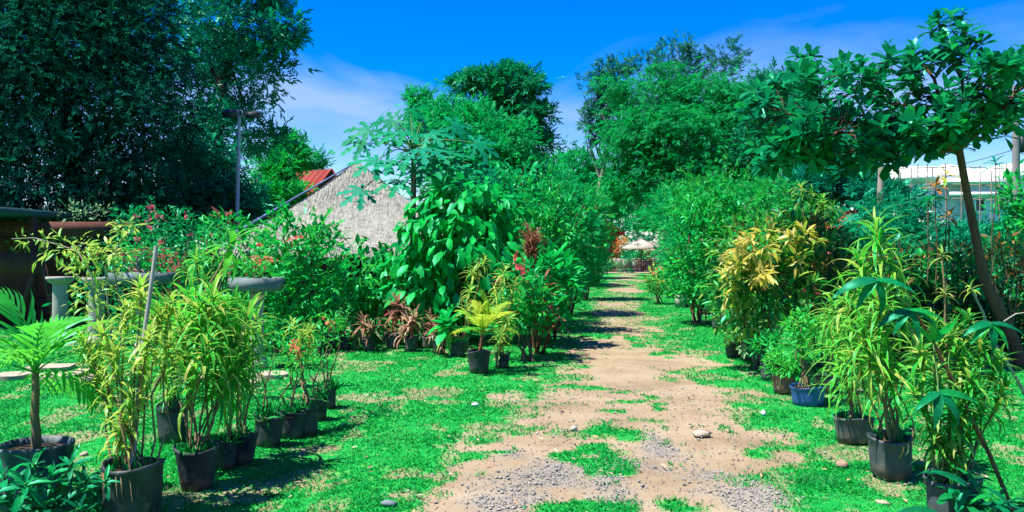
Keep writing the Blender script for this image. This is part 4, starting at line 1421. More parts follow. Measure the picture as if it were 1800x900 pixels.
# paved yard beyond the lawn
pv = MB().add([(5.5, 56.5, .004), (16, 56.5, .004), (16, 74, .004), (5.5, 74, .004)], [(0, 1, 2, 3)]).build('paving', M['pave_pink'], None, kind='structure', smooth=False)
t = thing('low_wall', 'low pale block wall at the back of the far yard', 'wall', W(1095, 440, 67) * np.array([1, 1, 0]))
for i in range(9):
    x0 = W(1060, 0, 67)[0] + i * .75
    MB().box((x0 + .01, 66.9 + .02 * (i % 2), .004), (x0 + .74, 67.2, .82 + .05 * (i % 2))).build('block', M['concrete'], t, smooth=False)

# ------------------------------------------------------------------ trees
# far wood that closes the view
lb = []
for i in range(46):
    x = -75 + i * 3.6 + rng.normal() * 1.2
    lb.append((np.array([x, 92 + rng.normal() * 3, rng.uniform(1.5, 3.5)]), np.array([3.2, 3.0, rng.uniform(2.5, 4.5)])))
P, Rm, sc, T = cloud(lb, 16000, 1.0, clump=.3, per=12)
mb = MB(); ii = rng.integers(0, 3, len(P))
for k in range(3):
    s = ii == k
    mb.inst(SPR[k], P[s], Rm[s], sc[s], T[s])
fw = mb.build('far_wood', M['mid_dark'], None, kind='stuff', smooth=False)
tag(fw, 'dark green wood closing the view behind the garden', 'trees')


def up_pts(px0, d, ztop, px1=None, n=6, wob=.04):
    b = W(px0, 440, d); b[2] = -.05
    t = W(px1 if px1 is not None else px0, 440, d); t[2] = ztop
    return curve_pts(b, t, n, wob)


tree('dark_tree', 'huge dark shaded tree filling the upper left corner', [lobe(120, 130, 21, 215, 190, 3.2), lobe(20, 60, 21.5, 160, 170, 3), lobe(60, 320, 20, 190, 95, 2.4), lobe(270, 230, 20.5, 88, 130, 1.8), lobe(230, 60, 21.5, 90, 120, 2), lobe(230, 350, 20, 90, 60, 1.5), lobe(130, -60, 21.5, 170, 110, 2.6), lobe(-120, 240, 21, 120, 220, 2.8)],
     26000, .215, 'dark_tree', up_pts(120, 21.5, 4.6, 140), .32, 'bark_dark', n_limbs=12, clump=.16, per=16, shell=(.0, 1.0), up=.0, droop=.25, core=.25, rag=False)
tree('tall_tree', 'tall dark glossy-leaved tree behind the lamp post, reaching out of the picture', [lobe(425, 40, 29, 88, 70, 1.8), lobe(460, 120, 29, 62, 80, 1.6), lobe(400, 140, 29.5, 62, 90, 1.6), lobe(430, 225, 29, 78, 62, 1.5), lobe(350, 90, 30, 50, 110, 1.5), lobe(480, 40, 29, 44, 55, 1.2), lobe(380, -60, 29, 100, 70, 1.8), lobe(470, -70, 29, 60, 60, 1.4), lobe(350, 250, 30, 45, 60, 1.2)],
     4700, .36, 'tall_tree', up_pts(374, 29, 7.2, 385, 7), .24, 'bark_dark', n_limbs=14, clump=.17, per=9, shell=(.35, 1.0), core=.1)
tree('bright_tree', 'bright green tree behind the lamp post, left of the red roof', [lobe(512, 275, 36, 36, 34, 1.1), lobe(485, 318, 35, 46, 36, 1.2), lobe(470, 360, 34, 60, 34, 1.2), lobe(500, 350, 34, 40, 30, 1.2)], 2600, .3, 'bright_tree', up_pts(490, 36, 3.0), .14, n_limbs=6, clump=.2, per=9)
tree('dark_tree', 'small dark tree crown just above the far red roof', [lobe(545, 285, 52, 26, 22, 1.0), lobe(528, 300, 52, 20, 18, .8)], 700, .36, 'mid_dark', up_pts(540, 52, 5), .14, n_limbs=4, clump=.2, per=9)
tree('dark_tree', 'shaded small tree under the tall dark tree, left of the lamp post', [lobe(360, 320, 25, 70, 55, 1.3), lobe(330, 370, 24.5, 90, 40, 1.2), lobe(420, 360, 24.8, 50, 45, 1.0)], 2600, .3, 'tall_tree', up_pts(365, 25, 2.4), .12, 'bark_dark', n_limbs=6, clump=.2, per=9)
# middle trees
tree('rounded_tree', 'rounded mid green tree in the middle, right of the thatched hut', [lobe(800, 215, 38, 78, 40, 1.8), lobe(840, 245, 37, 92, 62, 2.2), lobe(770, 245, 38, 55, 50, 1.6), lobe(820, 310, 36, 110, 60, 2.2), lobe(890, 300, 37, 60, 62, 1.6), lobe(735, 170, 39, 26, 14, .7), lobe(750, 195, 39, 34, 22, .9), lobe(940, 335, 37, 60, 50, 1.6)],
     11000, .29, 'mid_tree', up_pts(830, 38, 4.2), .22, n_limbs=10, clump=.17, per=10, up=.1)
tree('layered_tree', 'darker layered tree with ragged top behind the rounded middle tree', [lobe(905, 150, 45, 56, 34, 1.5), lobe(850, 140, 45, 46, 22, 1.2), lobe(810, 150, 45.5, 30, 16, .9), lobe(930, 200, 45, 46, 34, 1.4), lobe(940, 255, 45, 38, 36, 1.2), lobe(895, 125, 45, 26, 18, .8), lobe(880, 200, 46, 60, 40, 1.5)],
     4200, .36, 'mid_dark', up_pts(905, 45, 7.5, 895, 7), .22, 'bark_dark', n_limbs=12, clump=.15, per=9, up=.15, flat=.4)
# right of the gap
tree('bamboo_tree', 'big fine-leaved mid green tree in the right middle', [lobe(1150, 175, 50, 90, 55, 2.6), lobe(1240, 175, 50, 75, 52, 2.4), lobe(1110, 250, 49, 70, 62, 2.4), lobe(1200, 260, 48, 110, 80, 3.0), lobe(1290, 250, 49, 76, 80, 2.4), lobe(1150, 320, 48, 100, 44, 2.4), lobe(1255, 330, 48, 110, 50, 2.6), lobe(1320, 180, 51, 60, 56, 2.0), lobe(1090, 330, 50, 40, 34, 1.6)],
     19000, .33, 'bamboo', up_pts(1200, 50, 7.2, 1190, 7), .3, 'bark_pale', n_limbs=14, tm=SPRN, clump=.16, per=11, droop=.35, up=.0, core=.3)
tree('sparse_tree', 'tall thin-leaved tree with bare pale twigs rising behind the right middle tree', [lobe(1150, 105, 56, 30, 26, 1.2), lobe(1195, 80, 56, 34, 20, 1.2), lobe(1240, 110, 56, 40, 26, 1.2), lobe(1292, 92, 56, 20, 26, .9), lobe(1270, 130, 56, 40, 26, 1.2), lobe(1105, 115, 56, 20, 22, .8), lobe(1190, 120, 56, 50, 24, 1.4)],
     1700, .36, 'olive_tree', up_pts(1200, 56, 11.5, 1200, 7), .22, 'bark_pale', n_limbs=20, limb_r=.3, clump=.22, per=7, shell=(.2, 1.0), core=0)
tree('flat_tree', 'flat-topped bluish tree at the left flank of the right middle trees', [lobe(1055, 150, 54, 32, 16, 1.2), lobe(1080, 125, 54, 34, 18, 1.2), lobe(1042, 195, 54, 26, 18, 1.0), lobe(1075, 185, 54, 40, 26, 1.3), lobe(1035, 222, 54, 18, 12, .8), lobe(1068, 235, 54, 36, 22, 1.0)],
     1700, .4, 'olive_tree', up_pts(1040, 54, 8.5, 1070, 7), .2, 'bark_pale', n_limbs=14, clump=.2, per=8, shell=(.2, 1.0), flat=.4, core=.1)
tree('broad_tree', 'low broad tree filling the gap in the middle distance', [lobe(1000, 310, 62, 60, 38, 2.4), lobe(1050, 325, 62, 50, 40, 2.2), lobe(960, 300, 63, 40, 34, 1.8), lobe(1085, 350, 64, 50, 36, 2.0), lobe(1010, 350, 61, 70, 40, 2.4)],
     3300, .46, 'mid_tree', up_pts(1010, 62, 3.8), .24, n_limbs=8, clump=.2, per=9)
tree('dark_tree', 'dark round-topped tree behind the large-leaved tree on the right', [lobe(1370, 175, 46, 66, 60, 2.2), lobe(1400, 240, 45, 80, 66, 2.4), lobe(1340, 260, 45.5, 50, 60, 2.0), lobe(1460, 290, 44, 70, 50, 2.2), lobe(1400, 315, 43, 90, 44, 2.2)],
     7500, .34, 'mid_dark', up_pts(1400, 46, 5.4), .24, 'bark_dark', n_limbs=9, clump=.18, per=10)
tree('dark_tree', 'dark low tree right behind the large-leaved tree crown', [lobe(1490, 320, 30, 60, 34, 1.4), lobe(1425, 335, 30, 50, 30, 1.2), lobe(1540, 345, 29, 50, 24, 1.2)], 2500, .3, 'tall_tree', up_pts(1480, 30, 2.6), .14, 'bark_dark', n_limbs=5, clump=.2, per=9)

# large-leaved tree on the right
d0 = 11.2
tr = np.array([G(1800, 642), W(1783, 600, d0), W(1757, 548, d0), W(1733, 500, d0), W(1722, 450, d0), W(1710, 390, d0), W(1698, 330, d0), W(1686, 262, d0)])
tr[0, 2] = -.05
tr[0, 1] = d0
root = thing('large_leaved_tree', 'slender leaning tree with big glossy oval leaves on the right', 'tree', tr[0] * np.array([1, 1, 0]))
trunk = MB().tube(tr, [.082, .076, .08, .07, .06, .055, .05, .046], 12).build('trunk', M['bark_warm'], root)
LB = [lobe(1440, 180, 11.0, 105, 72, 1.0), lobe(1380, 200, 11.0, 52, 76, .8), lobe(1560, 180, 11.0, 90, 66, 1.0), lobe(1520, 245, 10.9, 100, 34, .9), lobe(1660, 165, 11.2, 85, 70, 1.1), lobe(1672, 75, 11.2, 34, 48, .5), lobe(1760, 150, 11.2, 60, 60, .9), lobe(1620, 235, 11.0, 70, 34, .8), lobe(1850, 130, 11.3, 60, 60, .8), lobe(1420, 258, 10.8, 70, 26, .7), lobe(1600, 100, 11.2, 26, 18, .4), lobe(1400, 262, 10.8, 60, 26, .6), lobe(1490, 268, 10.8, 60, 24, .6), lobe(1580, 262, 10.8, 60, 24, .6), lobe(1730, 205, 11.2, 60, 36, .7)]
tips = []
for (c, r), k in zip(LB, (38, 22, 34, 24, 36, 14, 26, 18, 14, 14, 5, 11, 11, 11, 17)):
    q = norm(rng.normal(size=(k, 3)))
    tips.append(c + q * r * np.array([1.12, 1.0, 1.15]) * (rng.uniform(.3, 1.15, k) ** (1 / 3))[:, None])
tips = np.concatenate(tips)
fork = tr[-1]
mains = []
for (c, r) in LB:
    pts = curve_pts(fork, c, 6, .06)
    pts[1:-1, 2] += .12
    mains.append(pts)
    MB().tube(pts, np.linspace(.034, .012, 6), 7).build('limb', M['bark_warm'], trunk)
allp = np.concatenate(mains)
for tp in tips:
    j = np.argmin(np.linalg.norm(allp - tp, axis=1) + rng.uniform(0, .15, len(allp)))
    MB().tube(curve_pts(allp[j], tp, 4, .05), np.linspace(.010, .005, 4), 5).build('twig', M['bark_dark'], trunk, kind='stuff')
P, Rm, SC = [], [], []
for tp in tips:
    p, r, s = rosette(tp, np.array([rng.normal() * .35, rng.normal() * .35, 1.0]), int(rng.integers(10, 16)), .235, (22, 115), rng.uniform(0, 6))
    P.append(p); Rm.append(r); SC.append(s)
P, Rm, SC = np.concatenate(P), np.concatenate(Rm), np.concatenate(SC)
set_leaves(root, TOB, P, Rm, SC, rng.uniform(0, 1, len(P)), M['terminalia'], 300)
# thin shoots above the crown
for (px, py) in ((1650, 22), (1692, 18), (1562, 78)):
    a_, b_ = W(px + 8, py + 55, 11.2), W(px, py, 11.2)
    MB().tube(curve_pts(a_, b_, 4, .04), np.linspace(.01, .005, 4), 5).build('twig', M['bark_warm'], trunk)
    p, r, s = rosette(b_, (0, 0, 1), 9, .11, (30, 110))
    set_leaves(root, TOB, p, r, s, rng.uniform(0, 1, 9), M['terminalia'], 0, rest='shoot_leaves')

# papaya behind the big-leaved shrub
d0 = 15.2
cp = W(727, 268, d0)
b_ = cp * np.array([1, 1, 0])
root = thing('papaya_tree', 'papaya tree with deeply cut teal leaves before the thatched roof', 'tree', b_)
MB().tube(curve_pts(b_ - np.array([0, 0, .05]), cp + np.array([0, 0, .1]), 6, .01), [.075, .07, .062, .055, .05, .035], 10).build('trunk', M['bark'], root)
meP = MB().add(TPM[0], TPM[1], 0.0, TPM[2]).mesh('leaf', M['papaya'])
for i, (px, py, dd, s) in enumerate(((648, 228, 14.9, .42), (690, 212, 15.2, .40), (745, 212, 15.5, .42), (800, 222, 15.4, .40), (838, 252, 15.2, .36), (715, 275, 14.3, .4), (740, 262, 14.2, .4), (695, 285, 14.4, .34), (765, 265, 14.4, .38), (735, 300, 14.3, .34), (712, 232, 14.6, .36), (755, 235, 14.7, .36), (785, 272, 14.5, .36), (690, 235, 14.7, .3), (636, 252, 14.8, .32), (662, 282, 14.5, .42), (636, 335, 14.4, .36), (700, 318, 14.2, .38), (755, 285, 14.4, .42), (805, 300, 14.7, .36), (770, 240, 16.0, .42), (690, 250, 16.0, .42), (720, 195, 15.8, .36), (668, 205, 15.9, .36), (850, 300, 15.6, .34))):
    e = W(px, py, dd)
    pt = curve_pts(cp + np.array([0, 0, rng.uniform(-.1, .1)]), e, 5, .0)
    pt[1:-1, 2] += np.array([.06, .1, .06])
    stalk = MB().tube(pt, np.linspace(.014, .008, 5), 5).build('leaf_stalk', M['green_cane'], root)
    dr = norm(e - cp); dr = norm(dr * np.array([1, 1, 0]) + np.array([0, 0, -.35]))
    Rf = frames(dr[None], np.array([[0, -.8, .8]]))[0]
    o = bpy.data.objects.new('leaf', meP)
    mm = np.eye(4); mm[:3, :3] = Rf * s * 1.3; mm[:3, 3] = e - b_
    o.matrix_basis = Matrix(mm.tolist()); o.parent = root; COL.objects.link(o)

# ------------------------------------------------------------------ left bank of shrubs, front to back
bush('big_leaved_shrub', 'tall shrub with large drooping bright green leaves below the papaya', 'shrub',
     [lobe(745, 405, 13.9, 38, 50, .5), lobe(800, 350, 14.1, 46, 34, .5), lobe(860, 350, 14.2, 46, 34, .5), lobe(800, 385, 14.1, 75, 62, .7), lobe(760, 455, 13.9, 62, 62, .7), lobe(835, 430, 13.8, 70, 70, .7), lobe(880, 380, 14.2, 46, 50, .5), lobe(740, 520, 13.9, 60, 56, .6), lobe(830, 520, 14.0, 80, 60, .7), lobe(900, 460, 14.1, 40, 70, .5)],
     1900, .25, 'big_leaf', base=W(810, 440, 14.1) * np.array([1, 1, 0]), tm=TOW, n_parts=300, n_stems=7, stem_r=.03, clump=.16, per=7, droop=.75, up=0, out=.65, jit=.5)
bush('leafy_shrub', 'leafy mid green shrub behind the red cordylines, right of the hibiscus', 'shrub',
     [lobe(640, 480, 14.3, 60, 46, .6), lobe(690, 500, 14.3, 55, 50, .6), lobe(600, 510, 14.1, 50, 46, .6), lobe(660, 550, 14.1, 80, 46, .6), lobe(660, 440, 14.7, 34, 24, .4)],
     1100, .17, 'shrub', tm=TOW, n_parts=160, n_stems=6, clump=.2, per=7, droop=.4, up=0, base=W(645, 440, 14.3) * np.array([1, 1, 0]))
bush('hibiscus_shrub', 'dense dark green hibiscus with two pink flowers left of the thatched roof', 'shrub',
     [lobe(525, 420, 13.3, 62, 44, .6), lobe(560, 450, 13.1, 42, 56, .5), lobe(490, 450, 13.2, 52, 50, .6), lobe(530, 500, 13.0, 70, 56, .6), lobe(500, 550, 12.9, 60, 50, .5)],
     1800, .135, 'shrub', tm=TO, n_parts=120, n_stems=6, shoots=25, clump=.17, per=9, base=W(525, 440, 13.1) * np.array([1, 1, 0]), flowers=[([W(511, 423, 12.6), W(524, 415, 12.65), W(455, 430, 12.6)], .06, 'flower_red')])
bush('shrub', 'bright green shrub at the foot of the green trough', 'shrub',
     [lobe(450, 545, 12.8, 50, 40, .4), lobe(500, 590, 12.5, 50, 36, .4), lobe(420, 560, 13.1, 40, 40, .4), lobe(550, 560, 12.7, 40, 40, .4)], 1000, .13, 'shrub', tm=TON, n_stems=5, clump=.2, per=8, base=G(490, 620))
# pink bougainvillea behind the troughs
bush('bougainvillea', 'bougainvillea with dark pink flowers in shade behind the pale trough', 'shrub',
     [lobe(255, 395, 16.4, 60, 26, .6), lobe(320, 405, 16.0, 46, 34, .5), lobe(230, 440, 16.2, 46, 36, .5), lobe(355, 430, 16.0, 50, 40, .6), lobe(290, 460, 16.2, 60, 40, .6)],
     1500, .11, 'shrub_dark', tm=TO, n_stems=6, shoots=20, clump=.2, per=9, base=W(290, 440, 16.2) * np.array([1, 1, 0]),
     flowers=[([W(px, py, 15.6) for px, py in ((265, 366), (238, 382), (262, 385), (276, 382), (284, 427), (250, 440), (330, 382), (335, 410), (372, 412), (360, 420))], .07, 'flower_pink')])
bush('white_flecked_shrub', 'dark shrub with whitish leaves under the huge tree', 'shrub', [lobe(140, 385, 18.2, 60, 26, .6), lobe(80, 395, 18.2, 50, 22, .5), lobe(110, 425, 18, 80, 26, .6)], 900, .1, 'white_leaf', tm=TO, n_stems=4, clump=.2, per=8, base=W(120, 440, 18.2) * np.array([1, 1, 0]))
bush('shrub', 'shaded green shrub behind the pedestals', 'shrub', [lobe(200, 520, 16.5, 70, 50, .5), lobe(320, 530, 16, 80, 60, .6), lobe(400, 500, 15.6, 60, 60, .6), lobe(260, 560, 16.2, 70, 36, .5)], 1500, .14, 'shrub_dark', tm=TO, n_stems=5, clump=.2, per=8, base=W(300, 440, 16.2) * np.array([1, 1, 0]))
bush('shrub', 'orange tinged leafy shrub beside the lamp post foot', 'shrub', [lobe(395, 400, 15.2, 34, 30, .4), lobe(430, 440, 15, 44, 40, .4), lobe(370, 450, 15.2, 30, 36, .4)], 700, .15, 'shrub', tm=TON, n_stems=5, clump=.2, per=7, base=W(405, 440, 15.2) * np.array([1, 1, 0]), second=[([lobe(393, 390, 15.0, 10, 12, .12)], 9, .22, 'cordyline_red', TO, 9)])

# plants in the troughs
def strap_clump(root, c, n, L, mat, el=(5, 85), parts=30, tm=None):
    p, r, s = rosette(c, (0, 0, 1), n, L, el, rng.uniform(0, 6))
    set_leaves(root, tm or TS, p, r, s, rng.uniform(0, 1, n), M[mat], parts)


t = thing('trough_plant', 'twiggy bougainvillea bonsai growing in the pale trough', 'plant', TR1)
stems(t, TR1, [W(px, py, 12.6) for px, py in ((215, 440), (232, 452), (252, 430), (280, 445), (270, 470), (208, 462))], .02, .006, M['bark_pale'], wob=.1)
P, Rm, sc, T = cloud([lobe(225, 445, 12.6, 30, 18, .3), lobe(270, 440, 12.6, 34, 26, .3), lobe(250, 478, 12.6, 40, 12, .25)], 420, .07, per=8, clump=.3)
set_leaves(t, TO, P, Rm, sc, T, M['shrub'], 0)
flower_heads(t, [W(285, 428, 12.3), W(262, 400, 12.4), W(240, 420, 12.4)], .05, M['flower_pink'])
t = thing('trough_plant', 'strap-leaved orchid clump between the two troughs', 'plant', W(360, 440, 12.0) * np.array([1, 1, 0]))
bs_ = W(360, 440, 12.0) * np.array([1, 1, 0])
for (px, py, k) in ((345, 455, 18), (378, 445, 18), (330, 475, 14), (395, 470, 16), (362, 490, 16)):
    e = W(px, py, 12.0)
    MB().tube(curve_pts(bs_, e, 5, .03), np.linspace(.02, .012, 5), 6).build('stem', M['cane'], t)
    strap_clump(t, e, k, .34, 'dracaena', (10, 110), 8)
t = thing('trough_plant', 'small flowering bonsai with pink blooms in the green trough', 'plant', TR2)
stems(t, TR2, [W(px, py, 10.9) for px, py in ((440, 462), (455, 455), (470, 458), (448, 470))], .016, .006, M['bark'], wob=.08)
P, Rm, sc, T = cloud([lobe(452, 462, 10.9, 28, 14, .2), lobe(440, 480, 10.9, 24, 8, .2)], 260, .06, per=8, clump=.3)
set_leaves(t, TO, P, Rm, sc, T, M['shrub_light'], 0)
flower_heads(t, [W(446, 455, 10.7), W(470, 452, 10.7), W(478, 456, 10.7), W(456, 460, 10.6)], .045, M['flower_coral'])
# banana-like stalk before the lamp
e = W(408, 425, 9.2); b_ = W(352, 440, 9.2) * np.array([1, 1, 0])
t = thing('leaning_cane', 'long thin leaning cane with a tuft of broad leaves over the troughs', 'plant', b_)
pts = curve_pts(b_ + np.array([-.25, -.8, 0]), e, 7, .012)
MB().tube(pts, np.linspace(.014, .008, 7), 6).build('stem', M['cane'], t)
p, r, s = rosette(e, (.3, 0, 1), 13, .42, (15, 120), 1.0)
set_leaves(t, TSW, p, r, s, rng.uniform(0, 1, 13), M['palm'], 13)
MB().inst(TSW, np.array([e + np.array([.03, 0, .02])]), frames(np.array([[.75, .1, .42]]), np.array([[-.4, 0, 1.0]])), np.array([.62]), np.array([.3])).build('leaf', M['shrub_light'], t)

# red and brown cordylines at the lawn edge
CORD = [(578, 612, 46, .95, 'brown and cream cordyline at the left end of the row at the lawn edge'), (608, 614, 60, 1.0, 'brownish green cordyline, second of the row at the lawn edge'), (648, 616, 60, .8, 'low dark cordyline left of the tilted bag pot'), (690, 612, 66, 1.2, 'brown cordyline in a bag pot below the tall red one'), (722, 617, 60, .9, 'brown cordyline at the right of the tilted bag pot'), (752, 612, 50, .8, 'low brown cordyline left of the broad green rosette'), (772, 622, 40, .6, 'small reddish cordyline at the right end of the row')]
for i, (px, py, hp, s_, lb) in enumerate(CORD):
    g = G(px, py)
    t = thing('cordyline', lb, 'plant', g, 'cordylines along the edge of the left lawn')
    pot(t, g, .10, .19, 'bag_grey' if i in (3, 5) else 'bag', .85)
    k = 0
    for j in range(3):
        e = g + np.array([rng.normal() * .12, rng.normal() * .1, (.32 + .12 * j) * s_])
        MB().tube(curve_pts(g + np.array([0, 0, .15]), e, 4, .03), np.linspace(.012, .009, 4), 6).build('stem', M['cane'], t)
        p, r, s = rosette(e, (rng.normal() * .2, rng.normal() * .2, 1), 17, .33, (12, 118), rng.uniform(0, 6))
        set_leaves(t, TSW if j else TSD, p, r, s * s_, rng.uniform(0, 1, 17), M['cordyline'], 12)
g = G(695, 606)
t = thing('cordyline', 'tall dark red cordyline with upright leaves standing above the row', 'plant', g, 'cordylines along the edge of the left lawn')
pot(t, g, .11, .2, 'bag')
e = W(697, 545, g[1])
MB().tube(curve_pts(g + np.array([0, 0, .17]), e, 5, .02), np.linspace(.014, .01, 5), 6).build('stem', M['cane'], t)
p, r, s = rosette(e + np.array([0, 0, .08]), (0, 0, 1), 22, .42, (5, 95), 1)
set_leaves(t, TSW, p, r, s, rng.uniform(0, 1, 22), M['cordyline_red'], 22)
MB().inst(TSW, np.array([W(690, 545, g[1] - .05)]), frames(np.array([[-.85, 0, .35]]), np.array([[.3, 0, 1.0]])), np.array([.34]), np.array([.8])).build('leaf', M['cordyline'], t)

# broad-leaved rosette, dracaenas and the yellow palm
g = G(805, 626)
t = thing('potted_plant', 'broad green rosette with pale lower leaves in a black bag, left of the yellow palm', 'potted plant', g, 'potted plants before the big-leaved shrub')
s0 = pot(t, g, .115, .2, 'bag')
e = W(785, 565, g[1])
MB().tube(curve_pts(s0, e, 4, .02), .014, 6).build('stem', M['cane'], t)
p, r, s = rosette(e, (-.1, -.2, 1), 12, .34, (15, 110), .4)
set_leaves(t, TOW, p, r, s, rng.uniform(0, 1, 12), M['big_leaf'], 12)
p, r, s = rosette(e - np.array([0, 0, .12]), (0, -.2, 1), 9, .28, (80, 140), .4)
set_leaves(t, TON, p, r, s, rng.uniform(0, 1, 9), M['song'], 9)
pot_weeds(t, s0, .12, 60, .12, 'shrub')
cane_plant('potted_dracaena', 'tall thin dracaena with three pale tufts behind the yellow palm', 'potted plant', G(812, 618), .1, .18, [W(832, 478, 12.4), W(826, 512, 12.3), W(822, 545, 12.2), W(850, 460, 12.6)], .26, 'song', group='potted plants before the big-leaved shrub', n_leaf=20, parts=40, whorls=1, cane_r=.01)
cane_plant('potted_dracaena', 'tall dracaena with pale striped tufts right of the yellow palm', 'potted plant', G(882, 646), .1, .17, [W(886, 478, 10.9), W(905, 500, 11.0), W(872, 520, 10.9), W(893, 560, 10.8), W(880, 590, 10.8)], .24, 'song', group='potted plants before the big-leaved shrub', n_leaf=18, parts=50, whorls=2, cane_r=.009)
g = G(843, 655)
t = thing('potted_palm', 'young yellow coconut palm in a black pot at the track side of the left bank', 'potted plant', g, 'potted plants before the big-leaved shrub')
s0 = pot(t, g, .145, .265, 'bag', .82)
e = W(848, 588, g[1])
MB().tube(curve_pts(s0 - np.array([0, 0, .03]), e, 4, .01), [.03, .025, .022, .018], 8).build('stem', M['bark_warm'], t)
palm_crown(t, e, 11, .5, 'yellow_palm', (8, 88), [frond(.52, 1.0, 12, .5, .055, .35), frond(.5, 1.3, 12, .46, .055, .45)], az0=.9)
# flowering plants and plumes to its right
bush('flowering_shrub', 'green shrub with red flower heads right of the pale dracaenas', 'shrub', [lobe(915, 500, 11.8, 34, 46, .35), lobe(940, 540, 11.9, 40, 46, .4), lobe(900, 550, 11.7, 30, 44, .3)], 750, .13, 'shrub', tm=TO, n_parts=60, clump=.22, per=7, n_stems=5, base=G(925, 634), flowers=[([W(918, 470, 11.4), W(922, 478, 11.4), W(910, 468, 11.45), W(872, 492, 11.3), W(907, 452, 11.6)], .055, 'flower_red')])
t = thing('plume_shrub', 'reddish brown feathery upright plant above the red flowers', 'plant', W(938, 440, 13.0) * np.array([1, 1, 0]))
b_ = W(938, 440, 13.0) * np.array([1, 1, 0])
for i in range(7):
    e = W(935 + rng.normal() * 9, 430 + rng.normal() * 10, 13.0)
    MB().tube(curve_pts(b_, e, 5, .02), np.linspace(.012, .005, 5), 5).build('stem', M['bark_warm'], t)
    p, r, s = rosette(e + np.array([0, 0, .1]), (rng.normal() * .12, 0, 1), 26, .32, (4, 32), rng.uniform(0, 6))
    p = p - np.array([0, 0, 1.0]) * rng.uniform(0, .35, 26)[:, None]
    set_leaves(t, TS, p, r, s, rng.uniform(0, 1, 26), M['plume'], 6)
bush('brown_shrub', 'brownish thin shrub at the track edge of the left bank', 'shrub', [lobe(945, 530, 12.2, 22, 46, .25), lobe(965, 565, 12.2, 24, 18, .2)], 300, .13, 'plume', tm=TON, n_stems=6, clump=.25, per=6, base=G(945, 622), stem_mat='bark_warm')
bush('shrub', 'shrub with broad light leaves overhanging the track beyond the red flowers', 'shrub', [lobe(965, 480, 13.6, 40, 40, .4), lobe(985, 510, 13.5, 30, 44, .35), lobe(955, 530, 13.4, 34, 40, .4)], 560, .2, 'big_leaf', tm=TO, n_parts=80, n_stems=5, clump=.22, per=7, droop=.3, base=G(968, 595))
g = G(980, 556)
t = thing('bag_pot', 'bluish grey nursery bag with a small plant at the left track edge', 'potted plant', g)
s0 = pot(t, g, .12, .32, 'bag_grey', .9); pot_weeds(t, s0, .12, 40, .2, 'shrub')

HEDGE = [('tall dense shrub at the left track side, nearest behind the brown plume', [lobe(955, 370, 16, 46, 50, .7), lobe(930, 430, 16, 50, 60, .8), lobe(985, 420, 16, 46, 60, .7), lobe(965, 490, 16, 50, 50, .7)], 2600, .12, 'shrub', (960, 16)),
         ('tall dense shrub at the left track side, second from the camera', [lobe(1000, 385, 20, 46, 50, .9), lobe(985, 340, 20.5, 40, 36, .8), lobe(1020, 440, 20, 40, 60, .8), lobe(990, 470, 19.5, 40, 50, .8)], 2600, .15, 'mid_tree', (1003, 20)),
         ('tall dense shrub at the left track side, third, leaning over the track', [lobe(1025, 370, 26, 34, 36, 1.0), lobe(1040, 420, 26, 32, 46, .9), lobe(1022, 465, 26, 30, 36, .8)], 2200, .17, 'shrub', (1028, 26)),
         ('dark shrub at the left track side nearest the far yard', [lobe(1042, 440, 36, 22, 34, 1.0), lobe(1034, 400, 36, 26, 30, 1.0), lobe(1046, 472, 35, 16, 16, .7)], 1400, .2, 'mid_dark', (1038, 36)),
         ('tall green shrub right behind the big-leaved shrub', [lobe(900, 340, 17.5, 46, 40, .8), lobe(870, 360, 17.5, 50, 44, .8), lobe(910, 400, 17.2, 50, 50, .8)], 2200, .14, 'mid_tree', (890, 17.5))]
for lb, L_, n, lf, mt, (bpx, bd_) in HEDGE:
    bush('tall_shrub', lb, 'shrub', L_, n, lf, mt, base=W(bpx, 440, bd_) * np.array([1, 1, 0]), n_stems=6, stem_r=.03, tm=SPR if lf > .14 else TO, shoots=42, clump=.15, per=12, group='tall shrubs along the track')

# ------------------------------------------------------------------ right bank
HR = [('fine-leaved tall shrub at the right track side behind the pale stump pot', [lobe(1225, 440, 17.5, 60, 70, .9), lobe(1205, 480, 17.3, 36, 44, .7), lobe(1260, 400, 17.8, 60, 60, .9), lobe(1235, 370, 18, 44, 40, .8), lobe(1215, 512, 17.4, 44, 26, .7), lobe(1262, 500, 17.6, 46, 34, .7)], 3600, .13, 'shrub', (1225, 17.5)),
      ('broad bright shrub behind the yellow croton with arching twigs', [lobe(1320, 360, 18.5, 70, 46, 1.0), lobe(1270, 340, 19, 60, 34, .9), lobe(1360, 380, 18, 50, 46, .8), lobe(1210, 350, 19.5, 50, 30, .8), lobe(1310, 430, 17.5, 60, 60, .9)], 3400, .14, 'shrub', (1310, 18.5)),
      ('green shrub at the right track side, far one beside the umbrella', [lobe(1192, 440, 27, 30, 44, .9), lobe(1205, 390, 27.5, 40, 40, 1.0), lobe(1182, 482, 27, 20, 20, .6), lobe(1205, 450, 27, 40, 44, .9)], 2200, .17, 'mid_tree', (1185, 27)),
      ('green mass of shrubs above the umbrella, right of the far wires', [lobe(1170, 380, 40, 36, 26, 1.4), lobe(1135, 392, 42, 26, 12, 1.0), lobe(1195, 360, 40, 46, 30, 1.4)], 1500, .28, 'mid_tree', (1185, 40))]
for lb, L_, n, lf, mt, (bpx, bd_) in HR:
    bush('tall_shrub', lb, 'shrub', L_, n, lf, mt, base=W(bpx, 440, bd_) * np.array([1, 1, 0]), n_stems=6, stem_r=.03, tm=SPR if lf > .135 else TO, shoots=42, clump=.15, per=12, group='tall shrubs along the track')
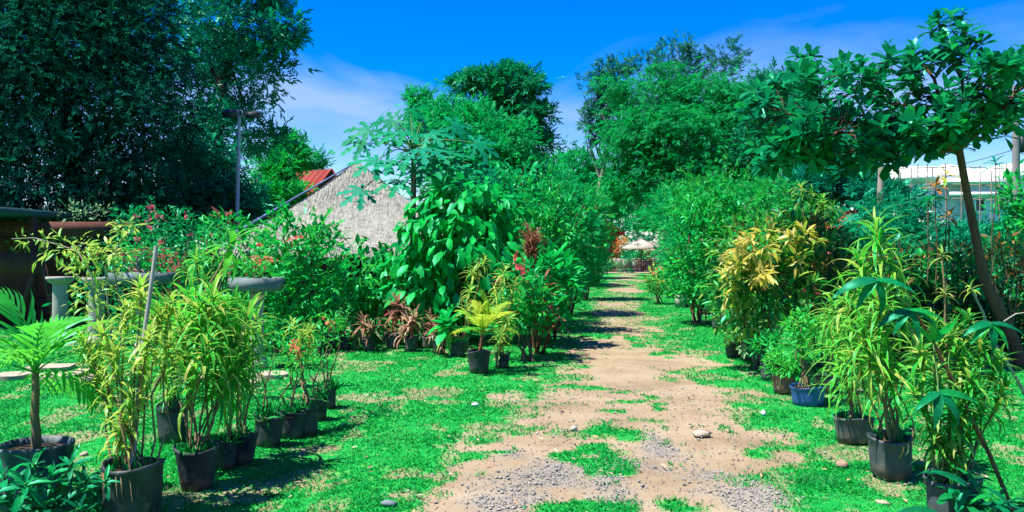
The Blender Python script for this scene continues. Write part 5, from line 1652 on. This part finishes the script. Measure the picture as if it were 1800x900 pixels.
bush('flowering_shrub', 'low yellow green shrub with reddish flowers at the far right track edge', 'shrub', [lobe(1160, 490, 24, 26, 20, .4), lobe(1150, 500, 24, 18, 14, .3)], 420, .13, 'croton_green', tm=TO, n_stems=4, clump=.25, per=7, base=G(1158, 533), second=[([lobe(1158, 488, 23.7, 24, 16, .3)], 60, .12, 'croton_yellow', TO, 0)], flowers=[([W(1147, 480, 23.6), W(1160, 470, 23.6)], .07, 'flower_coral')])
g = G(1203, 540)
t = thing('pale_pot', 'pale square planter half hidden under the fine-leaved shrub', 'planter', g)
MB().box((g[0] - .22, g[1] - .15, 0), (g[0] + .0, g[1] + .2, .34)).build('pot', M['concrete'], t, smooth=False)
MB().box((g[0] + .005, g[1] - .1, 0), (g[0] + .32, g[1] + .25, .3)).build('pot', M['bag_grey'], t, smooth=False)
pot_weeds(t, g + np.array([0, .05, .33]), .2, 50, .25, 'shrub_dark')
g = G(1240, 552)
t = thing('bag_pot', 'grey low bag pot right of the pale square planter', 'potted plant', g)
s0 = pot(t, g, .2, .2, 'bag_grey', .9); pot_weeds(t, s0, .2, 50, .22, 'shrub')

# yellow croton hedge
bush('croton', 'big croton with yellow and cream leaf tips at the right of the track', 'shrub',
     [lobe(1340, 435, 10.9, 66, 52, .5), lobe(1292, 490, 10.8, 50, 60, .45), lobe(1370, 510, 10.7, 60, 52, .5), lobe(1310, 550, 10.6, 46, 44, .4), lobe(1400, 440, 11, 56, 50, .5)], 1900, .16, 'croton_green', tm=TON, n_parts=170, n_stems=7, shoots=22, clump=.15, per=10, base=G(1335, 648), droop=.15,
     second=[([lobe(1335, 425, 10.30, 26, 26, .25), lobe(1325, 470, 10.15, 32, 16, .2), lobe(1345, 480, 10.10, 26, 14, .2), lobe(1300, 465, 10.20, 22, 14, .2), lobe(1395, 425, 10.30, 30, 14, .2), lobe(1400, 455, 10.20, 14, 14, .15), lobe(1320, 445, 10.20, 22, 12, .2), lobe(1280, 505, 10.20, 12, 30, .2), lobe(1350, 405, 10.50, 26, 16, .2), lobe(1420, 420, 10.40, 22, 14, .2), lobe(1290, 440, 10.30, 20, 14, .2)], 430, .16, 'croton_yellow', TON, 90)])
bush('croton', 'dark green croton with yellow and brown tufts right of the yellow croton', 'shrub',
     [lobe(1450, 470, 11.2, 60, 52, .5), lobe(1430, 530, 11, 62, 50, .5), lobe(1490, 500, 11.3, 50, 56, .5), lobe(1440, 425, 11.4, 50, 30, .4)], 1400, .15, 'croton_dark', tm=TON, n_parts=130, n_stems=6, clump=.16, per=10, base=G(1450, 645), droop=.15,
     second=[([lobe(1478, 478, 10.7, 13, 12, .12), lobe(1474, 495, 10.7, 8, 10, .1), lobe(1405, 465, 10.6, 12, 12, .12), lobe(1478, 412, 11, 20, 10, .15)], 70, .13, 'croton_yellow', TON, 40), ([lobe(1436, 455, 10.6, 18, 14, .15), lobe(1438, 475, 10.6, 18, 10, .15), lobe(1425, 405, 11, 26, 20, .2)], 150, .11, 'croton_brown', TON, 50)])
# tall thin tufted stems behind the crotons
for (px, py, d, lb, k) in ((1235, 395, 18.3, 'thin stem with a light green drooping tuft above the right track shrubs', 2), (1418, 330, 13.0, 'tall stem with bright green tufts above the dark red house', 3), (1290, 425, 14.5, 'short light green tuft left of the yellow croton tips', 2), (1455, 352, 12.6, 'tall stem with a yellow green tuft left of the teal shrubs', 2)):
    b_ = W(px + 6, 440, d) * np.array([1, 1, 0])
    t = thing('tufted_stem', lb, 'plant', b_, 'tufted stems above the right bank')
    for j in range(k):
        e = W(px + (j - .5) * 18, py + 14 * j, d)
        MB().tube(curve_pts(b_, e, 6, .02), np.linspace(.014, .007, 6), 6).build('stem', M['cane'], t)
        for q in range(2):
            p, r, s = rosette(e - np.array([0, 0, .14 * q]), (0, 0, 1), 15, .26, (15, 130), rng.uniform(0, 6))
            set_leaves(t, TSS, p, r, s, rng.uniform(0, 1, 15), M['reflexa'], 8)

# dark hedge at the far right
for (L_, lb, mt, bpx, bd_) in (([lobe(1560, 500, 13, 60, 60, .6), lobe(1530, 560, 12.8, 50, 50, .5), lobe(1590, 560, 12.8, 50, 54, .5)], 'dark croton hedge left of the leaning trunk', 'croton_dark', 1560, 13),
                               ([lobe(1660, 490, 13, 56, 60, .6), lobe(1640, 560, 12.8, 50, 60, .5), lobe(1690, 570, 12.8, 46, 54, .5)], 'dark reddish croton hedge just left of the leaning trunk foot', 'croton_dark', 1660, 13),
                               ([lobe(1770, 480, 13.2, 60, 66, .6), lobe(1740, 560, 13, 46, 60, .5), lobe(1820, 540, 13.2, 60, 80, .6), lobe(1790, 590, 13, 50, 40, .5)], 'dark croton hedge behind the leaning trunk at the right border', 'croton_dark', 1780, 13.2)):
    bush('croton_hedge', lb, 'hedge', L_, 2700, .14, mt, base=W(bpx, 440, bd_) * np.array([1, 1, 0]), tm=TO, n_parts=60, n_stems=6, clump=.17, per=9, group='dark crotons of the right hedge', second=[([(L_[0][0], L_[0][1] * 1.02)], 90, .11, 'croton_brown', TO, 0), ([(c_ - np.array([0, .12, 0]), r_) for c_, r_ in L_], 420, .14, 'shrub', TO, 0)])
bush('teal_shrub', 'feathery teal shrub under the large-leaved tree', 'shrub', [lobe(1560, 378, 17, 54, 32, .8), lobe(1530, 410, 16.5, 60, 40, .8), lobe(1620, 425, 16.5, 60, 28, .8), lobe(1600, 440, 16, 70, 40, .7)], 1900, .2, 'teal_fern', base=W(1580, 440, 16.6) * np.array([1, 1, 0]), tm=SPRN, n_stems=6, clump=.18, per=9, droop=.3, up=0)
bush('teal_shrub', 'teal-leaved shrub right of the leaning trunk before the white house', 'shrub', [lobe(1720, 425, 17, 60, 26, .8), lobe(1670, 440, 16.5, 50, 28, .7), lobe(1800, 410, 17, 40, 46, .7), lobe(1740, 450, 16, 60, 36, .7)], 1900, .2, 'teal_fern', base=W(1720, 440, 16.6) * np.array([1, 1, 0]), tm=SPR, n_stems=6, clump=.18, per=9)
bush('shrub', 'round-leaved green shrub touching the utility pole at the right border', 'shrub', [lobe(1795, 355, 15, 26, 50, .5), lobe(1820, 400, 15, 40, 50, .5)], 700, .15, 'shrub', base=W(1810, 440, 15) * np.array([1, 1, 0]), tm=TOW, n_stems=4, clump=.22, per=8)
bush('cassava', 'teal palmate-leaved plant between the dark red house and the feathery shrub', 'plant', [lobe(1455, 400, 14.2, 40, 26, .5), lobe(1500, 410, 14.2, 40, 30, .5), lobe(1520, 440, 14, 40, 30, .5)], 60, .2, 'papaya', base=W(1480, 440, 14.2) * np.array([1, 1, 0]), tm=TPM, n_parts=40, n_stems=5, clump=.3, per=5)
# rosette stems before the white house
for (px, py, d, mt, lb, nn) in ((1662, 305, 12.6, 'croton_yellow', 'thin stem with an upper yellow green rosette before the white house', 9), (1645, 325, 12.4, 'orange_leaf', 'thin stem with an orange yellow rosette before the white house', 10), (1668, 378, 12.2, 'orange_leaf', 'shorter stem with an orange rosette left of the leaning trunk', 10), (1750, 285, 12.8, 'tall_tree', 'dark stem with broad dark leaves right of the leaning trunk', 8), (1632, 352, 12.5, 'shrub_dark', 'thin stem with a small dark rosette left of the orange rosettes', 9)):
    e = W(px, py, d); b_ = W(px + rng.normal() * 8, 440, d) * np.array([1, 1, 0])
    t = thing('rosette_stem', lb, 'plant', b_, 'rosette stems before the white house')
    MB().tube(curve_pts(b_, e, 6, .012), np.linspace(.011, .007, 6), 6).build('stem', M['bark'], t)
    p, r, s = rosette(e, (0, -.1, 1), nn, .24, (35, 100), rng.uniform(0, 6))
    set_leaves(t, TON, p, r, s, rng.uniform(0, 1, nn), M[mt], nn)
    if mt == 'orange_leaf':
        p, r, s = rosette(e - np.array([0, 0, .12]), (0, -.1, 1), 7, .22, (60, 125), rng.uniform(0, 6))
        set_leaves(t, TON, p, r, s, rng.uniform(0, 1, 7), M['shrub_dark'], 7)
t = thing('heliconia', 'orange and green strap-leaved plant right of the leaning trunk', 'plant', W(1775, 440, 12.2) * np.array([1, 1, 0]))
for (px, py, mt) in ((1760, 435, 'orange_leaf'), (1785, 425, 'shrub_light'), (1740, 445, 'croton_brown'), (1800, 445, 'orange_leaf')):
    e = W(px, py, 12.2)
    MB().tube(curve_pts(W(1775, 440, 12.2) * np.array([1, 1, 0]), e, 5, .02), np.linspace(.014, .009, 5), 6).build('stem', M['cane'], t)
    p, r, s = rosette(e, (0, 0, 1), 14, .36, (25, 105), rng.uniform(0, 6))
    set_leaves(t, TS, p, r, s, rng.uniform(0, 1, 14), M[mt], 8)
b_ = W(1545, 440, 24) * np.array([1, 1, 0])
tag(MB().tube([b_, W(1547, 360, 24), W(1550, 290, 24)], [.12, .1, .09], 9).build('bare_trunk', M['bark_pale']), 'bare pale trunk standing behind the large-leaved crown', 'trunk')

# ------------------------------------------------------------------ potted plants, right row (far to near)
PR = 'potted plants in the right row'
def potted_bush(name, label, g, pr, ph, potm, lobes, n, leaf, mat, tm, parts=40, group=PR, weeds=25, stem='cane', **kw):
    t = thing(name, label, 'potted plant', g, group)
    s0 = pot(t, g, pr, ph, potm)
    stems(t, s0, [c + norm(rng.normal(size=3)) * r * .5 for c, r in lobes for _ in (0, 1)], .009, .004, M[stem], spread=pr * .3)
    P, Rm, sc, T = cloud(lobes, n, leaf, **kw)
    set_leaves(t, tm, P, Rm, sc, T, M[mat], parts)
    if weeds:
        pot_weeds(t, s0, pr, weeds)
    return t


potted_bush('potted_shrub', 'thin green shrub in a bag, farthest of the right row beside the track', G(1262, 578), .11, .22, 'bag_grey', [lobe(1268, 540, 15.6, 18, 26, .2)], 220, .11, 'croton_green', TON)
potted_bush('potted_shrub', 'reddish green shrub in a black bag at the foot of the yellow croton, left one', G(1290, 628), .12, .22, 'bag', [lobe(1285, 570, 11.8, 24, 34, .25), lobe(1300, 600, 11.7, 22, 20, .2)], 330, .1, 'croton_green', TON)
potted_bush('potted_shrub', 'white flecked shrub in a bag at the foot of the yellow croton', G(1316, 632), .11, .22, 'bag_grey', [lobe(1335, 560, 11.4, 30, 28, .25), lobe(1320, 600, 11.4, 26, 26, .2)], 380, .1, 'white_leaf', TON)
potted_bush('potted_shrub', 'green shrub in a tall grey bag right of the white flecked one', G(1338, 640), .12, .3, 'bag_grey', [lobe(1342, 595, 11.0, 28, 22, .22)], 260, .1, 'shrub', TON)
potted_bush('potted_shrub', 'leafy shrub in a slim tilted bag behind the clay pot', G(1350, 668), .085, .26, 'bag_grey', [lobe(1352, 610, 9.8, 26, 22, .2)], 220, .09, 'shrub', TON)
potted_bush('potted_shrub', 'small bushy light green plant in a clay brown pot', G(1378, 690), .115, .2, 'pot_brown', [lobe(1374, 640, 9.0, 28, 26, .18)], 420, .07, 'shrub_light', TON, per=8)
potted_bush('potted_shrub', 'light green aralia in a bright blue plastic tub', G(1420, 711), .155, .2, 'pot_blue', [lobe(1400, 570, 8.4, 26, 22, .2), lobe(1430, 600, 8.35, 30, 30, .2), lobe(1395, 620, 8.3, 26, 30, .2), lobe(1418, 560, 8.5, 18, 18, .15)], 700, .075, 'shrub_light', TON, parts=60, per=9)
cane_plant('potted_dracaena', 'spiky green dracaena rising behind the blue tub', 'potted plant', G(1455, 690), .12, .2, [W(1440, 570, 8.9), W(1475, 580, 8.9), W(1455, 555, 9.0)], .3, 'dracaena', group=PR, n_leaf=18, parts=40, whorls=1)
cane_plant('potted_dracaena', 'green dracaena in a faded bag pot, third from the right border in the right row', 'potted plant', G(1502, 776), .145, .21, [W(1465, 540, 6.9), W(1495, 570, 6.8), W(1525, 610, 6.7), W(1462, 605, 6.8), W(1490, 640, 6.6), W(1510, 520, 7.0)], .34, 'dracaena', 'bag_grey', group=PR, n_leaf=18, parts=90, whorls=2, cane_r=.009)
root = cane_plant('potted_dracaena', 'tall bushy dracaena in a black bag pot, second from the right border', 'potted plant', G(1565, 835), .135, .25, [W(1540, 405, 5.75), W(1512, 465, 5.75), W(1568, 475, 5.75), W(1490, 525, 5.85), W(1545, 530, 5.5), W(1592, 550, 5.75), W(1520, 590, 5.5), W(1605, 610, 5.7), W(1555, 635, 5.5), W(1500, 620, 5.8)], .33, 'dracaena', 'bag_grey', group=PR, n_leaf=21, parts=240, whorls=2, cane_r=.008, gap=.13, pot_rb=.9)
# its dried hanging leaf
q0 = W(1600, 735, 5.45)
MB().tube([W(1585, 745, 5.5), W(1600, 728, 5.45), W(1606, 745, 5.42), W(1604, 775, 5.42)], .006, 5).build('dry_stalk', M['cane'], root)
MB().inst(TSD, np.array([q0 + np.array([.02, 0, -.05]), W(1588, 785, 5.45), W(1596, 780, 5.45)]), frames(np.array([[0.1, 0, -1], [-.2, 0, -1], [.1, 0, -1.0]]), np.array([[0, -1, 0], [0, -1, .1], [.2, -1, .1]])), np.array([.12, .14, .12]), np.array([.2, .5, .8])).build('dry_leaf', M['dry_leaf'], root, kind='stuff')
# nearest right plant
root = cane_plant('potted_dracaena', 'dense leafy green reflexa in a dark bag at the lower right corner', 'potted plant', G(1672, 922), .135, .26, [W(1672, 580, 4.75), W(1618, 615, 4.7), W(1725, 600, 4.75), W(1645, 655, 4.55), W(1705, 665, 4.6), W(1755, 630, 4.8), W(1608, 690, 4.7), W(1765, 680, 4.75), W(1640, 570, 4.85), W(1700, 560, 4.9), W(1680, 720, 4.6), W(1725, 715, 4.7), W(1645, 745, 4.65), W(1705, 760, 4.65), W(1690, 640, 4.7), W(1660, 780, 4.65)], .165, 'reflexa', 'bag_grey', group=PR, n_leaf=19, tm=TSS, parts=290, whorls=3, cane_r=.007, gap=.065, el=(15, 120))
e = W(1656, 445, 4.8)
pts = curve_pts(W(1678, 860, 4.7), e, 7, .012)
MB().tube(pts, np.linspace(.008, .005, 7), 6).build('stem', M['cane'], root)
for q, k in ((6, 7), (5, 12), (3, 10)):
    p, r, s = rosette(pts[q], (0, 0, 1), k, .1, (30, 110), rng.uniform(0, 6))
    set_leaves(root, TSS, p, r, s, rng.uniform(0, 1, k), M['song'], k)
# leaning lady palm cane
FAN = [T_strap(.24, .9, 5, .03), T_strap(.27, 1.3, 5, .03)]
b_ = G(1792, 925)
root = thing('lady_palm', 'dark bluish palm with a long leaning cane and fanned leaflets at the lower right', 'plant', b_)
top = W(1605, 545, 4.55)
pts = np.array([b_, W(1740, 800, 4.6), W(1690, 700, 4.6), W(1640, 600, 4.57), top])
MB().tube(pts, [.013, .012, .011, .009, .007], 7).build('stem', M['bark_warm'], root)
for (px, py, d, k, L_, ax) in ((1540, 492, 4.5, 4, .25, (-.3, -.4, -.8)), (1600, 545, 4.5, 5, .2, (0, -.5, -.7)), (1742, 568, 4.6, 5, .19, (0, -.3, -.6)), (1650, 690, 4.4, 4, .22, (-.3, -.5, -.9)), (1640, 600, 4.5, 3, .2, (.2, -.3, .7))):
    c = W(px, py, d)
    j = np.argmin(np.linalg.norm(pts - c, axis=1))
    MB().tube(curve_pts(pts[j], c, 4, .02), .004, 5).build('leaf_stalk', M['green_cane'], root)
    th = np.linspace(-1.15, 1.15, k) + rng.normal(size=k) * .12
    D = np.stack([np.sin(th), np.full(k, -.3) + rng.normal(size=k) * .15, -np.cos(th) * .8 + (.25 if px != 1640 else 1.2)], 1)
    U = np.stack([np.sin(th) * .3, np.full(k, -.7), np.full(k, .75)], 1)
    set_leaves(root, FAN, np.tile(c, (k, 1)), frames(D, U), L_ * rng.uniform(.8, 1.1, k), rng.uniform(0, 1, k), M['rhapis'] if px != 1640 else M['palm'], k)
p, r, s = rosette(W(1690, 880, 4.45), (-.1, -.3, 1), 20, .3, (25, 105), .5)
set_leaves(root, TSW, p + rng.normal(size=p.shape) * .06, r, s, rng.uniform(0, 1, 20), M['rhapis'], 20)
p, r, s = rosette(W(1750, 890, 4.4), (.1, -.3, 1), 14, .26, (25, 105), 2.5)
set_leaves(root, TSW, p + rng.normal(size=p.shape) * .05, r, s, rng.uniform(0, 1, 14), M['rhapis'], 14)
# grey leaning stick with a tuft
b_ = G(1812, 712)
t = thing('leaning_stick', 'grey bare leaning stick with a small pale tuft before the leaning trunk', 'plant', b_)
e = W(1706, 505, 8.1)
MB().tube(curve_pts(b_, e, 6, .012), np.linspace(.018, .01, 6), 7).build('stem', M['bark_pale'], t)
MB().tube([W(1765, 565, 8.15), W(1785, 552, 8.1), W(1812, 548, 8.1)], [.009, .007, .004], 5).build('twig', M['bark_pale'], t)
p, r, s = rosette(e, (-.3, 0, 1), 9, .16, (30, 110))
set_leaves(t, TSS, p, r, s, rng.uniform(0, 1, 9), M['song'], 9)

# ------------------------------------------------------------------ potted plants, left row (near to far)
PL = 'potted plants in the left row'
g = G(62, 886)
root = thing('potted_palm', 'young green palm in a worn blue grey drum at the left border', 'potted plant', g, PL)
s0 = pot(root, g, .2, .40, 'pot_worn', .98, 24, .012)
e = W(62, 655, g[1])
MB().tube(curve_pts(s0 - np.array([0, 0, .04]), e, 5, .01), [.03, .027, .024, .022, .02], 10).build('stem', M['cane'], root)
palm_crown(root, e, 11, .5, 'palm', (12, 92), [frond(.52, 1.0, 9, .62, .062, .35, .2), frond(.5, 1.4, 9, .6, .062, .5, .2)], az0=.2)
root2 = thing('weed_clump', 'dark leafy weeds growing before the worn drum at the lower left', 'plant', G(80, 905))
for (px, py, k, L_) in ((45, 850, 13, .17), (110, 880, 13, .17), (150, 845, 9, .15), (20, 880, 12, .18), (80, 890, 13, .18), (140, 895, 12, .16), (60, 815, 10, .15), (170, 880, 10, .13), (5, 840, 12, .16), (95, 840, 12, .15), (125, 815, 9, .14), (30, 905, 12, .17), (155, 905, 12, .15), (100, 905, 12, .16), (185, 845, 8, .12)):
    c = W(px, py, 4.62 + rng.normal() * .05)
    MB().tube(curve_pts(G(80, 905), c, 4, .03), .005, 5).build('stem', M['green_cane'], root2)
    p, r, s = rosette(c, (rng.normal() * .2, -.35, 1), k, L_, (30, 105), rng.uniform(0, 6))
    set_leaves(root2, TON, p, r, s, rng.uniform(0, 1, k), M['shrub_dark'] if px % 2 else M['rhapis'], k)
g = G(232, 912)
root = cane_plant('potted_dracaena', 'yellow green variegated cane plant in the nearest black bag pot on the left', 'potted plant', g, .15, .29, [W(222, 545, 5.05), W(180, 585, 4.9), W(278, 560, 5.0), W(202, 620, 4.8), W(252, 640, 4.85), W(165, 640, 5.0), W(228, 700, 4.75), W(295, 610, 4.95), W(212, 745, 4.8), W(248, 505, 5.05), W(300, 530, 5.05), W(190, 680, 4.95), W(262, 590, 4.75), W(150, 600, 5.05)], .165, 'song', group=PL, n_leaf=18, tm=TSS, parts=290, whorls=3, cane_r=.007, gap=.065, el=(15, 115), weeds=50, pot_rb=.92)
s0 = np.array(g) + np.array([0, 0, .275])
MB().tube([s0, W(243, 700, 4.85), W(252, 600, 4.9), W(270, 470, 4.95), W(275, 432, 4.97)], [.016, .014, .013, .012, .012], 7).build('stake', M['stake'], root)
for i in range(11):        # dry roots hanging over the rim
    a_ = -1.57 + rng.uniform(-1.1, 1.1)
    r0 = g + np.array([math.cos(a_) * .10, math.sin(a_) * .10, .275]); r1 = g + np.array([math.cos(a_) * .16, math.sin(a_) * .16, .285]); r2 = g + np.array([math.cos(a_ + .1) * .165, math.sin(a_ + .1) * .165, .29 - rng.uniform(.05, .17)])
    MB().tube([r0, r1, r2], [.004, .0035, .002], 5).build('root', M['cane'], root)
# arching branch with yellow green leaves further back
b_ = G(178, 640)
root = thing('arching_shrub', 'loose yellow green shrub with a long arching bare-tipped branch before the pedestals', 'shrub', b_)
d0 = b_[1] - 1.6
b_2 = W(205, 440, d0) * np.array([1, 1, 0])
root.location = tuple(b_2); ROOT[root.name] = b_2
for path in ([(205, 620), (180, 560), (160, 480), (135, 440), (60, 418), (20, 420)], [(205, 620), (190, 540), (185, 470), (215, 420), (260, 388)], [(200, 620), (170, 560), (160, 500), (110, 470)], [(205, 620), (215, 560), (200, 470), (205, 430)]):
    pp = np.array([b_2] + [W(x, y, d0) for x, y in path[1:]])
    MB().tube(pp, np.linspace(.014, .004, len(pp)), 6).build('stem', M['bark_pale'], root)
P, Rm, sc, T = cloud([lobe(120, 440, d0, 46, 18, .3), lobe(165, 470, d0, 36, 34, .35), lobe(170, 520, d0, 28, 34, .3), lobe(60, 420, d0, 36, 8, .15), lobe(230, 400, d0, 36, 12, .2), lobe(200, 445, d0, 30, 18, .25)], 430, .11, per=6, clump=.3, droop=.25)
set_leaves(root, TON, P, Rm, sc, T, M['song'], 90)

# bag pots of the left row
cane_plant('potted_dracaena', 'tall bright green dracaena clump in a black bag, second of the left row', 'potted plant', G(346, 856), .135, .23, [W(350, 545, 5.6), W(392, 565, 5.75), W(318, 570, 5.6), W(415, 600, 5.8), W(365, 600, 5.4), W(435, 555, 5.9), W(335, 640, 5.45), W(398, 640, 5.6), W(290, 600, 5.75), W(372, 525, 5.7), W(338, 530, 5.8), W(425, 640, 5.8)], .34, 'dracaena', group=PL, n_leaf=20, parts=220, whorls=2, cane_r=.008, gap=.13, weeds=110, pot_rb=.8)
cane_plant('potted_dracaena', 'green dracaena in a bag pot hidden behind the left row canes', 'potted plant', G(305, 775), .11, .26, [W(300, 600, 6.7), W(325, 620, 6.7), W(290, 640, 6.7), W(320, 570, 6.8)], .26, 'reflexa', 'bag', group=PL, n_leaf=18, parts=50, whorls=2)
g = G(338, 700)
root = thing('fan_palm', 'small fan palm with pleated leaves behind the dracaena canes', 'plant', g)
for (px, py, ax) in ((395, 560, (.5, -.2, 1)), (300, 570, (-.6, -.2, .8)), (340, 600, (-.1, -.4, .9))):
    c = W(px, py, g[1])
    MB().tube(curve_pts(g, c, 4, .02), .008, 6).build('leaf_stalk', M['green_cane'], root)
    ax = norm(np.array(ax, float)); sd = norm(np.cross(ax, [0, 1.0, .2])); k = 17
    th = np.linspace(-1.15, 1.15, k)
    D = ax * np.cos(th)[:, None] + sd * np.sin(th)[:, None]
    set_leaves(root, TS, np.tile(c, (k, 1)), frames(D, np.tile(np.cross(sd, ax) * 1.0, (k, 1))), np.full(k, .5), rng.uniform(0, 1, k), M['palm'], k)
cane_plant('potted_dracaena', 'slim green dracaena in a black bag, third of the left row', 'potted plant', G(392, 822), .09, .2, [W(405, 620, 5.9), W(420, 650, 5.9), W(390, 660, 5.9)], .24, 'dracaena', group=PL, n_leaf=16, parts=40, whorls=2, weeds=60)
cane_plant('potted_dracaena', 'green dracaena tuft in a black bag, fourth of the left row', 'potted plant', G(424, 812), .105, .2, [W(425, 590, 6.2), W(440, 640, 6.1), W(415, 615, 6.2), W(450, 560, 6.4)], .25, 'dracaena', group=PL, n_leaf=17, parts=50, whorls=2, weeds=60)
def twiggy(label, g, pr, ph, tips, flower=None, mat='shrub', n=120, leaf=.06):
    t = thing('potted_shrub', label, 'potted plant', g, PL)
    s0 = pot(t, g, pr, ph, 'bag', .84)
    stems(t, s0, tips, .009, .004, M['bark'], wob=.06, spread=pr * .25)
    P, Rm, sc, T = cloud([(np.asarray(tp, float), np.array([.12, .1, .09])) for tp in tips], n, leaf, per=6, clump=.4)
    set_leaves(t, TON, P, Rm, sc, T, M[mat], 30)
    pot_weeds(t, s0, pr, 70, .13)
    if flower:
        flower_heads(t, flower, .04, M['flower_coral'])
    return t


twiggy('thin twiggy shrub in a black bag, fifth of the left row', G(470, 783), .12, .24, [W(455, 640, 6.5), W(480, 600, 6.6), W(500, 690, 6.5), W(440, 690, 6.5)], n=120)
twiggy('flowering ixora with coral heads in a black bag, sixth of the left row', G(512, 768), .105, .22, [W(520, 600, 7.0), W(505, 620, 6.9), W(535, 640, 6.9), W(515, 650, 6.9)], [W(514, 612, 6.8), W(526, 618, 6.8), W(520, 608, 6.85)], 'shrub_light', 200)
cane_plant('potted_croton', 'yellow tipped croton in a black bag, seventh of the left row', 'potted plant', G(536, 762), .11, .22, [W(515, 575, 7.1), W(530, 590, 7.2), W(545, 580, 7.3)], .15, 'song', group=PL, n_leaf=20, tm=TSS, parts=40, whorls=2, weeds=80)
twiggy('coral flowered shrub in a black bag, eighth of the left row', G(556, 738), .1, .2, [W(575, 570, 7.7), W(560, 600, 7.6), W(590, 560, 7.8), W(545, 640, 7.5)], [W(573, 566, 7.6), W(580, 572, 7.6)], 'shrub_light', 220)
twiggy('bare twigged shrub in a black bag at the far end of the left row', G(574, 716), .1, .19, [W(598, 590, 8.1), W(560, 600, 8.1), W(585, 640, 8.1)], n=60)
# little yard plants by the umbrella
for (px, py, mt, lb, d) in ((1078, 470, 'croton_yellow', 'yellow shrub in a pot left of the far umbrella', 60), (1100, 478, 'shrub_dark', 'dark upright shrub just left of the far umbrella', 57), (1065, 478, 'shrub', 'green shrub at the left edge of the far yard', 55), (1120, 448, 'shrub_light', 'light green shrub behind the far umbrella pole', 66), (1140, 447, 'croton_yellow', 'yellow green shrub behind the far table', 66), (1092, 432, 'orange_leaf', 'orange red shrub on the far left of the umbrella', 68)):
    h_ = {1100: 48, 1092: 34, 1078: 24, 1065: 26}.get(px, 22)
    c = W(px, 440, d); c[2] = 0
    zz = W(0, py, d)[2]
    bush('yard_shrub', lb, 'shrub', [(np.array([c[0], c[1], max(.55, zz)]), np.array([.55, .5, .6])), (np.array([c[0] + .1, c[1], max(.5, zz) + .45]), np.array([.35, .35, .4]))], 240, .2, mt, base=c, n_stems=4, clump=.28, per=7, tm=TO, group='shrubs in the far yard')
